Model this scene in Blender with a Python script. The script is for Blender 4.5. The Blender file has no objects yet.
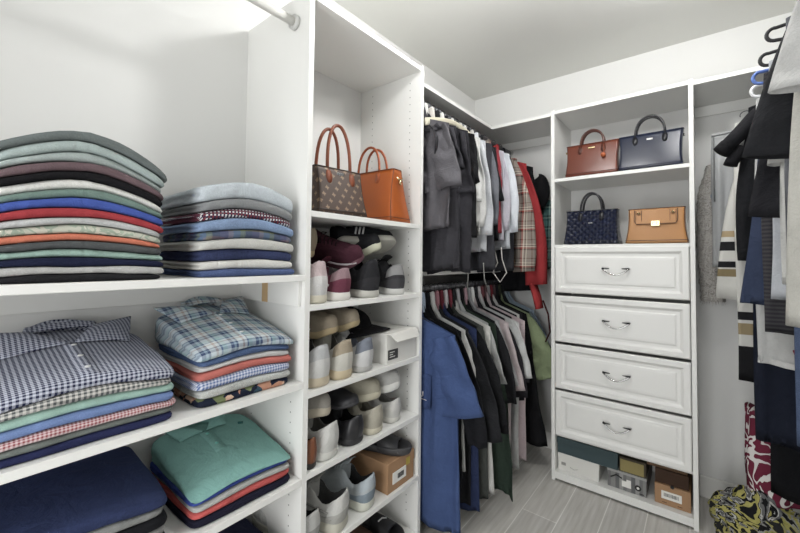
import bpy, math, random
from math import sin, cos, pi, radians, sqrt, exp
from mathutils import Vector, Matrix, noise
S = bpy.context.scene
COL = S.collection
MATS = {}

# ---------------------------------------------------------------- materials
def lin(c):
    if isinstance(c, str):
        c = tuple(int(c[i:i+2], 16)/255 for i in (0, 2, 4))
    return tuple((x/12.92 if x <= .04045 else ((x+.055)/1.055)**2.4) for x in c) + (1,)

def soft(h, k=.84, d=.27):
    c = lin(h); g = .2*c[0]+.7*c[1]+.1*c[2]
    return tuple((x*(1-d)+g*d)*k for x in c[:3])+(1,)

class NT:
    def __init__(s, name, rough=.6, metal=0, spec=None, sheen=0):
        m = bpy.data.materials.new(name); m.use_nodes = True
        s.m = m; s.t = m.node_tree; s.b = s.t.nodes['Principled BSDF']
        s.b.inputs['Roughness'].default_value = rough
        s.b.inputs['Metallic'].default_value = metal
        if spec is not None: s.b.inputs['Specular IOR Level'].default_value = spec
        if sheen: s.b.inputs['Sheen Weight'].default_value = sheen
        s._co = None
    def n(s, typ, **kw):
        nd = s.t.nodes.new(typ)
        for k, v in kw.items(): setattr(nd, k, v)
        return nd
    def link(s, a, b): s.t.links.new(a, b)
    @property
    def co(s):
        if s._co is None: s._co = s.n('ShaderNodeTexCoord')
        return s._co.outputs['Object']
    def noise(s, scale, detail=3, rough=.5, dist=0):
        nd = s.n('ShaderNodeTexNoise'); nd.inputs['Scale'].default_value = scale
        nd.inputs['Detail'].default_value = detail; nd.inputs['Roughness'].default_value = rough
        nd.inputs['Distortion'].default_value = dist
        s.link(s.co, nd.inputs['Vector']); return nd.outputs['Fac']
    def bump(s, h, strength, dist=.002):
        b = s.n('ShaderNodeBump'); b.inputs['Strength'].default_value = strength
        b.inputs['Distance'].default_value = dist
        s.link(h, b.inputs['Height']); s.link(b.outputs['Normal'], s.b.inputs['Normal'])
    def math(s, op, a, b=None, c=None):
        nd = s.n('ShaderNodeMath', operation=op)
        for i, v in enumerate((a, b, c)):
            if v is None: continue
            if isinstance(v, (int, float)): nd.inputs[i].default_value = v
            else: s.link(v, nd.inputs[i])
        return nd.outputs[0]
    def mix(s, fac, a, b, mode='MIX'):
        nd = s.n('ShaderNodeMix', data_type='RGBA', blend_type=mode)
        if isinstance(fac, (int, float)): nd.inputs[0].default_value = fac
        else: s.link(fac, nd.inputs[0])
        for i, v in ((6, a), (7, b)):
            if isinstance(v, tuple): nd.inputs[i].default_value = v
            else: s.link(v, nd.inputs[i])
        return nd.outputs[2]
    def ramp(s, fac, stops, interp='LINEAR'):
        nd = s.n('ShaderNodeValToRGB'); cr = nd.color_ramp; cr.interpolation = interp
        while len(cr.elements) < len(stops): cr.elements.new(.5)
        for e, (p, c) in zip(cr.elements, stops): e.position = p; e.color = c
        s.link(fac, nd.inputs[0]); return nd.outputs[0]
    def sep(s):
        nd = s.n('ShaderNodeSeparateXYZ'); s.link(s.co, nd.inputs[0]); return nd.outputs
    def color(s, c):
        if isinstance(c, tuple): s.b.inputs['Base Color'].default_value = c
        else: s.link(c, s.b.inputs['Base Color'])

def plain(name, hexc, rough=.5, metal=0, spec=None, bump=0, bscale=200, coat=0):
    if name in MATS: return MATS[name]
    t = NT(name, rough, metal, spec); t.color(lin(hexc))
    if coat: t.b.inputs['Coat Weight'].default_value = coat
    if bump: t.bump(t.noise(bscale, 4), bump, .001)
    MATS[name] = t.m; return t.m

def fabric(hexc, heather=.12, weave=1, rough=.95):
    k = 'fabric_%s_%g' % (hexc, heather)
    if k in MATS: return MATS[k]
    t = NT(k, rough, spec=.15, sheen=.0); c = soft(hexc)
    d = tuple(x*(1-heather*1.4) for x in c[:3])+(1,); l = tuple(min(1, x*(1+heather)+.01*heather) for x in c[:3])+(1,)
    f1 = t.noise(420, 2, .7); f2 = t.noise(9, 3)
    f = t.math('ADD', t.math('MULTIPLY', f1, .65), t.math('MULTIPLY', f2, .35))
    t.color(t.ramp(f, [(.32, d), (.66, l)]))
    h = t.math('ADD', t.noise(16, 4, .55, .6), t.math('MULTIPLY', f1, .05))
    t.bump(h, .85, .012)
    MATS[k] = t.m; return t.m

def gingham(c1, c2, p=.009, ax2='yz', c3=None):
    k = 'gingham_%s_%s_%g_%s' % (c1, c2, p, ax2)
    if k in MATS: return MATS[k]
    t = NT(k, .9, spec=.15); o = t.sep()
    a = t.math('LESS_THAN', t.math('FRACT', t.math('DIVIDE', o[0], p)), .5)
    v = t.math('ADD', o[1], o[2]) if ax2 == 'yz' else o[2]
    b = t.math('LESS_THAN', t.math('FRACT', t.math('DIVIDE', v, p)), .5)
    s = t.math('MULTIPLY', t.math('ADD', a, b), .5)
    m = c3 and soft(c3) or tuple((x+y)/2 for x, y in zip(soft(c1), soft(c2)))
    t.color(t.ramp(s, [(0, soft(c1)), (.3, m), (.75, soft(c2))], 'CONSTANT'))
    t.bump(t.noise(16, 4, .55, .6), .5, .01)
    MATS[k] = t.m; return t.m

def plaid(name, stops, P=.06, ax2='yz', P2=None, rough=.9):
    if name in MATS: return MATS[name]
    t = NT(name, rough, spec=.15); o = t.sep()
    st = [(p, soft(c)) for p, c in stops]
    a = t.ramp(t.math('FRACT', t.math('ADD', t.math('DIVIDE', o[0], P), 20)), st, 'CONSTANT')
    v = t.math('ADD', o[1], o[2]) if ax2 == 'yz' else o[2]
    b = t.ramp(t.math('FRACT', t.math('ADD', t.math('DIVIDE', v, P2 or P), 20)), st, 'CONSTANT')
    t.color(t.mix(.5, a, b)); t.bump(t.noise(18, 4, .55, .6), .5, .01)
    MATS[name] = t.m; return t.m

def blotch(name, stops, scale=30, dist=2, kind='noise', rough=.9):
    if name in MATS: return MATS[name]
    t = NT(name, rough, spec=.15)
    if kind == 'noise': f = t.noise(scale, 2, .5, dist)
    else:
        nd = t.n('ShaderNodeTexVoronoi'); nd.inputs['Scale'].default_value = scale
        w = t.n('ShaderNodeTexNoise'); w.inputs['Scale'].default_value = scale*.6
        t.link(t.co, w.inputs['Vector'])
        mx = t.n('ShaderNodeMix', data_type='RGBA', blend_type='ADD'); mx.inputs[0].default_value = dist*.01
        t.link(t.co, mx.inputs[6]); t.link(w.outputs['Color'], mx.inputs[7])
        t.link(mx.outputs[2], nd.inputs['Vector'])
        sp = t.n('ShaderNodeSeparateColor'); t.link(nd.outputs['Color'], sp.inputs[0]); f = sp.outputs[0]
    t.color(t.ramp(f, [(p, soft(c)) for p, c in stops], 'CONSTANT'))
    t.bump(t.noise(18, 4, .55, .6), .4, .01)
    MATS[name] = t.m; return t.m

def stripes(name, stops, P=.05, axis=2, rough=.9):
    if name in MATS: return MATS[name]
    t = NT(name, rough, spec=.15); o = t.sep()
    f = t.math('FRACT', t.math('ADD', t.math('DIVIDE', o[axis], P), 20))
    t.color(t.ramp(f, [(p, soft(c)) for p, c in stops], 'CONSTANT'))
    t.bump(t.noise(16, 4, .55, .6), .5, .01)
    MATS[name] = t.m; return t.m

# ---------------------------------------------------------------- mesh helpers
class MB:
    def __init__(s): s.v = []; s.f = []; s.mi = []; s.ms = []
    def mat(s, m):
        if m not in s.ms: s.ms.append(m)
        return s.ms.index(m)
    def add(s, vs, fs, m=None, mis=None):
        o = len(s.v); s.v += [tuple(v) for v in vs]
        k = s.mat(m) if m else 0
        for i, f in enumerate(fs):
            s.f.append([o+j for j in f]); s.mi.append(mis[i] if mis else k)
    def box(s, lo, hi, m=None, M=None):
        (a, b, c), (d, e, f) = lo, hi
        vs = [(a,b,c),(d,b,c),(d,e,c),(a,e,c),(a,b,f),(d,b,f),(d,e,f),(a,e,f)]
        if M: vs = [M @ Vector(v) for v in vs]
        s.add(vs, [(0,3,2,1),(4,5,6,7),(0,1,5,4),(1,2,6,5),(2,3,7,6),(3,0,4,7)], m)
    def grid(s, rows, m=None, closed_u=False, closed_v=False, cap=False, mis=None):
        n = len(rows); k = len(rows[0]); o = len(s.v)
        for r in rows: s.v += [tuple(p) for p in r]
        km = s.mat(m) if m else 0
        for i in range(n if closed_v else n-1):
            for j in range(k if closed_u else k-1):
                a = o+i*k+j; b = o+i*k+(j+1) % k; c = o+((i+1) % n)*k+(j+1) % k; d = o+((i+1) % n)*k+j
                s.f.append([a, b, c, d]); s.mi.append(mis(i, j) if mis else km)
        if cap:
            s.f.append([o+j for j in range(k)][::-1]); s.mi.append(km)
            s.f.append([o+(n-1)*k+j for j in range(k)]); s.mi.append(km)
    def tube(s, pts, r, m=None, n=10, ry=None, cap=True, closed=False):
        pts = [Vector(p) for p in pts]; rows = []; N = len(pts); up = None
        for i, p in enumerate(pts):
            a = pts[(i-1) % N] if (closed or i) else pts[0]; b = pts[(i+1) % N] if (closed or i < N-1) else pts[-1]
            t = (b-a).normalized()
            if up is None:
                up = Vector((0, 0, 1)) if abs(t.z) < .9 else Vector((1, 0, 0))
            up = (up - t*up.dot(t)).normalized(); sd = t.cross(up)
            rr = r[i] if isinstance(r, (list, tuple)) else r
            q = ry[i] if isinstance(ry, (list, tuple)) else (ry or rr)
            rows.append([p + sd*rr*cos(2*pi*k/n) + up*q*sin(2*pi*k/n) for k in range(n)])
        s.grid(rows, m, closed_u=True, closed_v=closed, cap=cap and not closed)
    def build(s, name, m=None, parent=None, smooth=True, bevel=0, loc=None, rot=None, recalc=True, sub=0):
        me = bpy.data.meshes.new(name); me.from_pydata(s.v, [], s.f)
        for mm in (s.ms or ([m] if m else [])): me.materials.append(mm)
        if s.ms: me.polygons.foreach_set('material_index', s.mi)
        if recalc:
            import bmesh
            bm = bmesh.new(); bm.from_mesh(me); bmesh.ops.recalc_face_normals(bm, faces=bm.faces); bm.to_mesh(me); bm.free()
        me.polygons.foreach_set('use_smooth', [smooth]*len(me.polygons))
        o = bpy.data.objects.new(name, me); COL.objects.link(o)
        if parent: o.parent = parent
        if loc: o.location = loc
        if rot: o.rotation_euler = rot
        if bevel:
            b = o.modifiers.new('b', 'BEVEL'); b.width = bevel; b.segments = 2; b.limit_method = 'ANGLE'
            if smooth is False: me.polygons.foreach_set('use_smooth', [False]*len(me.polygons))
        if sub:
            b = o.modifiers.new('s', 'SUBSURF'); b.levels = sub; b.render_levels = sub
        return o

def boxo(name, lo, hi, m, parent=None, bevel=.0015):
    b = MB(); b.box(lo, hi); return b.build(name, m, parent, smooth=False, bevel=bevel)
def tag(o, label=None, cat=None, group=None, kind=None):
    if label: o['label'] = label
    if cat: o['category'] = cat
    if group: o['group'] = group
    if kind: o['kind'] = kind
    return o
def empty(name, loc=(0, 0, 0), rot=(0, 0, 0)):
    o = bpy.data.objects.new(name, None); COL.objects.link(o); o.location = loc; o.rotation_euler = rot
    o.empty_display_size = .05; return o
def lerp(a, b, t): return a+(b-a)*t
def sst(a, b, x):
    t = max(0, min(1, (x-a)/(b-a))); return t*t*(3-2*t)
def spow(x, p): return math.copysign(abs(x)**p, x)

# ---------------------------------------------------------------- camera
H = 1.2175
yaw, pit, rol = radians(38.6808), radians(1.7615), radians(.6)
fw0 = Vector((-sin(yaw), cos(yaw), 0)); rt0 = Vector((cos(yaw), sin(yaw), 0)); up0 = Vector((0, 0, 1))
fwd = fw0*cos(pit)+up0*sin(pit); upp = -fw0*sin(pit)+up0*cos(pit)
R_ = rt0*cos(rol)+upp*sin(rol); U_ = -rt0*sin(rol)+upp*cos(rol)
cam = bpy.data.cameras.new('camera'); co = bpy.data.objects.new('camera', cam); COL.objects.link(co)
co.matrix_world = Matrix(((R_.x, U_.x, -fwd.x, 0), (R_.y, U_.y, -fwd.y, 0), (R_.z, U_.z, -fwd.z, H), (0, 0, 0, 1)))
cam.sensor_width = 36; cam.lens = 376.4611*36/800; cam.shift_y = -(266.5-246.8125)/800; cam.clip_start = .02
S.camera = co

# ---------------------------------------------------------------- room
XL, XR, YB, YF, ZC = -1.33, .74, 2.55, -1.15, 2.42
wallm = plain('wall_paint', 'dcdcda', .75, bump=.06, bscale=350)
ceilm = plain('ceiling_paint', 'd9d9d5', .85, bump=.15, bscale=160)
lam = plain('white_laminate', 'e4e4e1', .42)
trimm = plain('trim_paint', 'e2e1dd', .4)
holem = plain('peg_hole_shadow', '6a6a66', .8)
def struct(name, lo, hi, m):
    return tag(boxo(name, lo, hi, m, bevel=0), kind='structure')
struct('wall_left', (XL-.1, YF-.1, 0), (XL, YB+.1, ZC), wallm)
struct('wall_back', (XL, YB, 0), (XR, YB+.1, ZC), wallm)
struct('wall_right', (XR, YF-.1, 0), (XR+.1, YB+.1, ZC), wallm)
struct('ceiling', (XL-.1, YF-.1, ZC), (XR+.1, YB+.1, ZC+.1), ceilm)
b = MB()
b.box((XL, YF-.1, 0), (-.75, YF, ZC)); b.box((.15, YF-.1, 0), (XR, YF, ZC)); b.box((-.75, YF-.1, 2.05), (.15, YF, ZC))
tag(b.build('wall_front', wallm, smooth=False), kind='structure')
# floor: wood-look planks running front to back
t = NT('plank_tile', .38, spec=.4)
mp = t.n('ShaderNodeMapping'); t.link(t.co, mp.inputs[0]); mp.inputs['Rotation'].default_value = (0, 0, radians(90)); mp.inputs['Location'].default_value = (.18, .054, 0)
br = t.n('ShaderNodeTexBrick'); t.link(mp.outputs[0], br.inputs['Vector'])
br.inputs['Scale'].default_value = 1; br.inputs['Brick Width'].default_value = 1.22; br.inputs['Row Height'].default_value = .161
br.inputs['Mortar Size'].default_value = .0022; br.inputs['Mortar Smooth'].default_value = .1; br.offset = .37
br.inputs['Color1'].default_value = lin('d2d0cb'); br.inputs['Color2'].default_value = lin('c9c7c3'); br.inputs['Mortar'].default_value = lin('efeeea')
st = t.n('ShaderNodeMapping'); t.link(t.co, st.inputs[0]); st.inputs['Scale'].default_value = (38, 2.2, 1)
ns = t.n('ShaderNodeTexNoise'); ns.inputs['Scale'].default_value = 1.6; ns.inputs['Detail'].default_value = 6; t.link(st.outputs[0], ns.inputs['Vector'])
g = t.ramp(ns.outputs['Fac'], [(.3, lin('d2d0cc')), (.7, (1, 1, 1, 1))])
t.color(t.mix(.75, br.outputs['Color'], g, 'MULTIPLY'))
struct('floor', (XL-.1, YF-.1, -.1), (XR+.1, YB+.1, 0), t.m)
for nm, lo, hi in (('baseboard_back', (-.02, YB-.014, 0), (XR, YB, .11)), ('baseboard_corner', (XL, YB-.014, 0), (-.6655, YB, .11)),
                   ('baseboard_left', (XL, 1.356, 0), (XL+.014, YB-.015, .11)), ('baseboard_right', (XR-.014, YF, 0), (XR, YB-.015, .11))):
    o = boxo(nm, lo, hi, trimm, bevel=.004); tag(o, kind='structure')
# unseen door casing behind the camera, put in for the added fill light
b = MB(); b.box((-.83, YF, 0), (-.75, YF+.015, 2.13)); b.box((.15, YF, 0), (.23, YF+.015, 2.13)); b.box((-.83, YF, 2.05), (.23, YF+.016, 2.13))
tag(b.build('trim_1', trimm, smooth=False), kind='structure')

# ---------------------------------------------------------------- cabinetry
T = .019
def holes(b, x0, x1, y, zs, axis='y', sgn=1):
    for x in (x0, x1):
        for z in zs:
            r = .0024
            vs = []
            for k in range(8):
                a, c = r*cos(k*pi/4), r*sin(k*pi/4)
                vs.append((x+a, y, z+c) if axis == 'y' else (y, x+a, z+c))
            b.add(vs, [tuple(range(8))], holem)
def panel(name, lo, hi, parent, hl=()):
    o = boxo(name, lo, hi, lam, parent)
    return o
XF = -.958
t1 = empty('shelving_tower', (-1.14, 1.04, 0)); off = Vector((-1.14, 1.04, 0))
def P(lo, hi, name, par, off=off, m=None, bevel=.0015):
    b = MB(); b.box(tuple(Vector(lo)-off), tuple(Vector(hi)-off)); return b.build(name, m or lam, par, smooth=False, bevel=bevel)
def side(lo, hi, hx, zs, facey, par, off):
    b = MB(); b.box(tuple(Vector(lo)-off), tuple(Vector(hi)-off), lam)
    for fy in facey: holes(b, hx[0]-off.x, hx[1]-off.x, fy-off.y, [z for z in zs if fy > .73 or z < .8])
    return b.build('side_panel', None, par, smooth=False, recalc=False)
zs = [.12+.032*i for i in range(60)]
side((XL, .729, 0), (XF, .748, 2.072), (-1.02, -1.25), zs, (.7284, .7486), t1, off)
side((XL, 1.336, 0), (XF, 1.355, 2.072), (-1.02, -1.25), zs, (1.3354,), t1, off)
P((XL, .748, 2.047), (XF, 1.336, 2.066), 'top_board', t1)
SH = {'bag': 1.366, 's2': 1.068, 's3': .797, 's4': .548, 's5': .288, 's6': .05}
for k, z in SH.items(): P((XL, .748, z-T), (XF, 1.336, z), 'shelf', t1)
P((XL, .748, 0), (XF-.02, 1.336, .031), 'toe_kick', t1)
tag(t1, 'tall white shelving tower holding tote bags above rows of shoes', 'shelving')
o2 = Vector((-1.14, .16, 0)); t2 = empty('shelving_bay', o2)
LB = {'a': 1.1635, 'b': .8335, 'c': .541, 'd': .06}
for k, z in LB.items(): P((XL, -.41, z-T), (XF, .7285, z), 'shelf', t2, o2)
side((XL, -.429, 0), (XF, -.41, 2.072), (-1.02, -1.25), zs, (-.4096,), t2, o2)
for z in (1.1635, .8335):
    P((XL, -.41, z-T-.075), (XL+.012, .7285, z-T), 'cleat', t2, o2)
P((-1.318, .7165, 1.0645), (-.975, .7285, 1.1445), 'cleat', t2, o2)
P((-1.175, .7135, 1.066), (-1.142, .7165, 1.1445), 'cleat_strip', t2, o2, plain('bare_wood_edge', 'bfa27a', .7))['label'] = 'bare tan wood strip'
tag(t2, 'wide white shelf bay holding the stacks of folded shirts', 'shelving')
# rod across the top of the bay
def rod(name, pts, m, label, r=.0145, plates=True, group=None):
    b = MB(); b.tube(pts, r, n=20); o = b.build(name, m)
    ax = (Vector(pts[1])-Vector(pts[0])).normalized()
    for p, s in ((pts[0], 1), (pts[-1], -1)):
        p = Vector(p); c = MB(); c.tube([p+ax*s*.0005, p+ax*s*.012], .024, n=20); f = c.build('rod_flange', plain('flange_grey', 'c9c9c6', .35), o)
    tag(o, label, 'clothes rod'); return o
rodm = plain('rod_white', 'e6e5e0', .3)
rod('closet_rod', [(-1.03, -.409, 1.985), (-1.03, .728, 1.985)], rodm, 'empty white closet rod across the top of the folded shirt bay')
rodg = plain('rod_grey', '77777a', .35, .6)
rod('closet_rod', [(-1.05, 1.356, 1.968), (-1.05, 2.549, 1.968)], rodg, 'upper grey clothes rod carrying the short hanging clothes')
rod('closet_rod', [(-1.05, 1.356, 1.072), (-1.05, 2.549, 1.072)], rodg, 'lower grey clothes rod beneath the middle shelf')
rod('closet_rod', [(.40, YF+.001, 1.955), (.40, 2.549, 1.955)], rodm, 'clothes rod on the right carrying the dark and white shirts')
# wall shelves
b = MB(); b.box((XL, 1.356, 2.04), (-1.0254, 2.549, 2.059)); o = b.build('wall_shelf', lam, smooth=False, bevel=.0015)
P((XL, 1.356, 1.985), (XL+.012, 2.549, 2.039), 'cleat', o, Vector())
P((XL+.013, 2.537, 1.985), (-.6655, 2.549, 2.039), 'cleat', o, Vector())
P((-1.0253, 2.2, 2.04), (-.6655, 2.549, 2.059), 'return_board', o, Vector())
tag(o, 'white corner top shelf above the upper hanging clothes', 'shelf')
b = MB(); b.box((XL, 1.356, 1.136), (-1.0254, 2.549, 1.155)); o = b.build('wall_shelf', lam, smooth=False, bevel=.0015)
P((XL, 1.356, 1.08), (XL+.012, 2.549, 1.1355), 'cleat', o, Vector())
tag(o, 'white middle shelf between the upper and lower hanging clothes', 'shelf')
b = MB(); b.box((-.02, 2.2, 2.04), (XR-.001, 2.549, 2.059)); o = b.build('wall_shelf', lam, smooth=False, bevel=.0015)
P((-.02, 2.537, 1.985), (XR-.001, 2.549, 2.039), 'cleat', o, Vector())
tag(o, 'white top shelf to the right of the drawer tower', 'shelf')
# drawer tower
UL, UR, UF = -.6645, -.0212, 2.2
o3 = Vector(((UL+UR)/2, 2.37, 0)); t3 = empty('drawer_tower', o3)
for x0 in (UL, UR-T): P((x0, UF, 0), (x0+T, 2.549, 2.072), 'side_panel', t3, o3)
for z in (2.066, 1.677, 1.303, .05): P((UL+T, UF+.001, z-T), (UR-T, 2.549, z), 'top_board' if z > 2 else 'shelf', t3, o3)
P((UL+T, UF+.001, .012), (UR-T, UF+.02, .031), 'toe_kick', t3, o3)
P((UL+T, UF+.03, .235), (UR-T, 2.549, .25), 'divider', t3, o3)
chrome = plain('chrome', 'b8b8b8', .12, 1)
dark_met = plain('handle_end', '3a3a3c', .3, .8)
for i, (z1, z0) in enumerate(((1.291, 1.037), (1.020, .766), (.751, .509), (.496, .252))):
    cx, cz = (UL+UR)/2, (z0+z1)/2; w = (UR-UL)/2-T-.0025; h = (z1-z0)/2
    b = MB()
    loops = [(0, 0), (0, -.018), (.005, -.0215), (.026, -.0215), (.030, -.0195), (.036, -.0145), (.040, -.0125), (.052, -.0125), (.058, -.016), (.070, -.017)]
    rows = []
    for ins, y in loops:
        rows.append([(s*(w-ins), y, q*(h-ins)) for s, q in ((-1, -1), (1, -1), (1, 1), (-1, 1))])
    b.grid(rows, closed_u=True, cap=True)
    dr = b.build('drawer', lam, t3, smooth=False, loc=(0, UF-2.37+.018, cz), bevel=.0012)
    b = MB(); N = 18
    pts = [(-.061+.122*k/N, -.0345-.0075*sin(pi*k/N), .012-.032*sin(pi*k/N)) for k in range(N+1)]
    b.tube([(-.061, -.016, .012)]+pts+[(.061, -.016, .012)], .0036, chrome, n=10)
    for s in (-1, 1):
        b.tube([(s*.061, -.0345, .0125), (s*.028, -.034, .0125)], [.0052, .0022], dark_met, n=8)
    hd = b.build('handle', None, dr); hd['label'] = 'chrome arched pull handle'
tag(t3, 'white tower with four panelled drawers and handbag shelves above', 'drawer unit')

# ---------------------------------------------------------------- lights
n = 32
def globe(x, y, z, strength, label):
    b = MB()
    b.grid([[(r*cos(2*pi*k/n), r*sin(2*pi*k/n), z_) for k in range(n)] for r, z_ in ((.055, 0), (.055, -.012), (.018, -.02), (.012, -.05))], closed_u=True, cap=True)
    em = bpy.data.materials.new('bulb_glow'); em.use_nodes = True
    e = em.node_tree.nodes['Principled BSDF']; e.inputs['Emission Color'].default_value = (1, .995, .985, 1); e.inputs['Emission Strength'].default_value = strength
    o = b.build('ceiling_lamp', plain('lamp_rim', 'eeeeee', .4), loc=(x, y, ZC)); tag(o, label, 'lamp')
    b = MB(); R0 = .06; h = z-ZC
    b.grid([[(R0*sin(pi*i/14)*cos(2*pi*k/24), R0*sin(pi*i/14)*sin(2*pi*k/24), h+R0*cos(pi*i/14)) for k in range(24)] for i in range(15)], closed_u=True)
    b.build('globe', em, o)
globe(-.46, 1.148, 2.31, 128, 'round white ceiling lamp with a glowing globe in front of the shelving tower')
globe(.02, 1.66, 2.31, 54, 'added globe lamp out of view, brightening the drawers and floor')  # added lamp, out of view, brightens drawers, floor and back wall
def area(name, loc, rot, sx, sy, W, col=(1, .985, .96), shape='RECTANGLE'):
    l = bpy.data.lights.new(name, 'AREA'); l.shape = shape; l.size = sx; l.size_y = sy; l.energy = W; l.color = col
    o = bpy.data.objects.new(name, l); COL.objects.link(o); o.location = loc; o.rotation_euler = rot; return o
area('doorway_fill', (-.3, YF-.05, 1.05), (radians(90), 0, 0), .88, 1.98, 26, (1, 1, 1))  # added fill light in the unseen doorway, raises overall brightness
w = bpy.data.worlds.new('world'); S.world = w; w.use_nodes = True
w.node_tree.nodes['Background'].inputs[0].default_value = (.9, .95, 1, 1); w.node_tree.nodes['Background'].inputs[1].default_value = .8
S.view_settings.view_transform = 'Standard'; S.view_settings.look = 'None'; S.view_settings.gamma = 1; S.view_settings.exposure = .25

# ================================================================ folded clothes
def fold_item(name, w, d, zb, zt, mat, loc_xy, rot, seed, groove=True, e=None):
    """zb/zt: functions (x, y) -> height in stack space"""
    b = MB(); NTH = 64; rnd = random.Random(seed)
    tt = zt(0, 0)-zb(0, 0)
    rr = (e or min(.012, tt*.62))
    prof = [(0, 0, 0), (.35, 0, 0), (.7, 0, 0), (.9, 0, 0)]
    NS = 9
    ph = [rnd.uniform(0, 6.28) for _ in range(6)]
    rings = []
    PX = []
    for k in range(NTH):
        u = 4*k/NTH; sd_, f = int(u), u-int(u); f = 2*f-1; f = spow(f, .8)
        x, y = [(1, f), (-f, 1), (-1, -f), (f, -1)][sd_]
        q = (abs(x)**13+abs(y)**13)**(-1/13)
        x, y = x*q, y*q; th = math.atan2(y, x); wob = 1+.008*sin(3*th+ph[0])+.006*sin(7*th+ph[1])
        PX.append((x*wob, y*wob))
    def pos(k, r, edge):
        x, y = PX[k]
        return x*(w/2*r-rr*(1-edge)*min(1, r*1.2)), y*(d/2*r-rr*(1-edge)*min(1, r*1.2))
    for lv in (.04, .3, .55, .75, .88, .95): rings.append([pos(k, lv, 0)+(0,) for k in range(NTH)])
    for i in range(NS):
        a = i/(NS-1)
        ed = sin(pi*a)**.6; hgt = .5-.5*cos(pi*a)
        ring = []
        for k in range(NTH):
            X, Y = pos(k, 1, ed)
            if groove and PX[k][0] < -.8 and abs(Y) < d*.47:
                X += exp(-((hgt-.5-.08*sin(ph[2]))/.13)**2)*.008
            ring.append((X, Y, hgt))
        rings.append(ring)
    for lv in (.97, .94, .9, .85, .78, .7, .6, .5, .4, .3, .2, .1, .04): rings.append([pos(k, lv, 0)+(1,) for k in range(NTH)])
    lx, ly = loc_xy; cr, sr = cos(rot), sin(rot)
    z0 = zb(lx, ly)
    out = []
    for ring in rings:
        row = []
        for X, Y, h in ring:
            sx, sy = lx+X*cr-Y*sr, ly+X*sr+Y*cr
            a, c = zb(sx, sy), zt(sx, sy)
            edge_in = .0006
            row.append((X, Y, lerp(a+edge_in, c-edge_in, h)-z0))
        out.append(row)
    b.grid(out, None, closed_u=True, cap=True)
    o = b.build(name, mat)
    return o, z0

def stack(base, items, w, d, drop, x0=0, rotz=pi/2, group=None, seed=1, lean=(0, 0), dfront=0):
    """items bottom to top: dict(mat, t, label, dw, dd, dx, dy, rot)"""
    rnd = random.Random(seed)
    tot = sum(i['t'] for i in items)
    H_ = [0]
    for i in items: H_.append(H_[-1]+i['t'])
    def zf(k):
        hk = H_[k]
        def f(x, y):
            u = (x-x0)/(w/2)
            thin = 1-drop*abs(u)**1.7/tot - dfront*(hk/tot)**3*max(0, (d/2-y)/d)**1.4/tot
            n = noise.noise(Vector((x*9+seed*3.1, y*8, k*1.7)))*.0035*min(1, k) + noise.noise(Vector((x*26, y*24+seed, k*2.3)))*.0014*min(1, k)
            return hk*thin + n
        return f
    res = []
    for k, it in enumerate(items):
        W, D = w+it.get('dw', rnd.uniform(-.012, .008)), d+it.get('dd', rnd.uniform(-.015, .005))
        dx = it.get('dx', rnd.uniform(-.004, .004)) + lean[0]*k
        dy = it.get('dy', 0) + (D-d)/2*0 + rnd.uniform(-.003, .004)
        o, z0 = fold_item(it.get('name', 'folded_shirt'), W, D, zf(k), zf(k+1), it['mat'], (dx, dy), it.get('rot', rnd.uniform(-.02, .02)), seed*100+k, it.get('groove', True))
        R = Matrix.Rotation(rotz, 4, 'Z')
        p = Vector(base)+R @ Vector((dx, dy, z0))
        o.location = p; o.rotation_euler = (0, 0, rotz+it.get('rot', 0))
        tag(o, it['label'], it.get('cat', 'folded shirt'), group)
        res.append((o, zf(k+1), (dx, dy), z0))
    return res

def topz(res, x, y):
    o, f, (dx, dy), z0 = res
    return f(dx+x, dy+y)-z0
def strip(res, name, x0, x1, y0, y1, mat, n=14, th=.0016, wob=0):
    b = MB(); rows = []
    for i in range(n+1):
        y = lerp(y0, y1, i/n); xa, xb = x0+wob*sin(i*.8), x1+wob*sin(i*.8)
        rows.append([(xa, y, topz(res, xa, y)-.002), (xa, y, topz(res, xa, y)+th), (xb, y, topz(res, xb, y)+th), (xb, y, topz(res, xb, y)-.002)])
    b.grid(rows, cap=True); return b.build(name, mat, res[0])
def flap(b, res, quad, n=8, th=.003, bulge=.008, m=None):
    (A, B, C, D) = quad; top = []; bot = []
    for i in range(n+1):
        rt, rb = [], []
        for j in range(n+1):
            u, v = i/n, j/n
            p = [lerp(lerp(A[k], B[k], u), lerp(D[k], C[k], u), v) for k in range(3)]
            z = topz(res, p[0], p[1])+p[2]+bulge*sin(pi*u)*sin(pi*min(1, v*1.1))
            rt.append((p[0], p[1], z+th/2)); rb.append((p[0], p[1], z-th/2))
        top.append(rt); bot.append(rb)
    b.grid(top, m); b.grid([r[::-1] for r in bot], m)
    o = len(b.v)-2*(n+1)**2; k = n+1
    edge = [j for j in range(k)]+[i*k+n for i in range(1, k)]+[n*k+j for j in range(n-1, -1, -1)]+[i*k for i in range(n-1, 0, -1)]
    bo = o+k*k
    def bi(q): i, j = divmod(q, k); return bo+i*k+(n-j)
    for q in range(len(edge)):
        a, c = edge[q], edge[(q+1) % len(edge)]
        b.f.append([o+a, o+c, bi(c), bi(a)]); b.mi.append(0)
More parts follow.
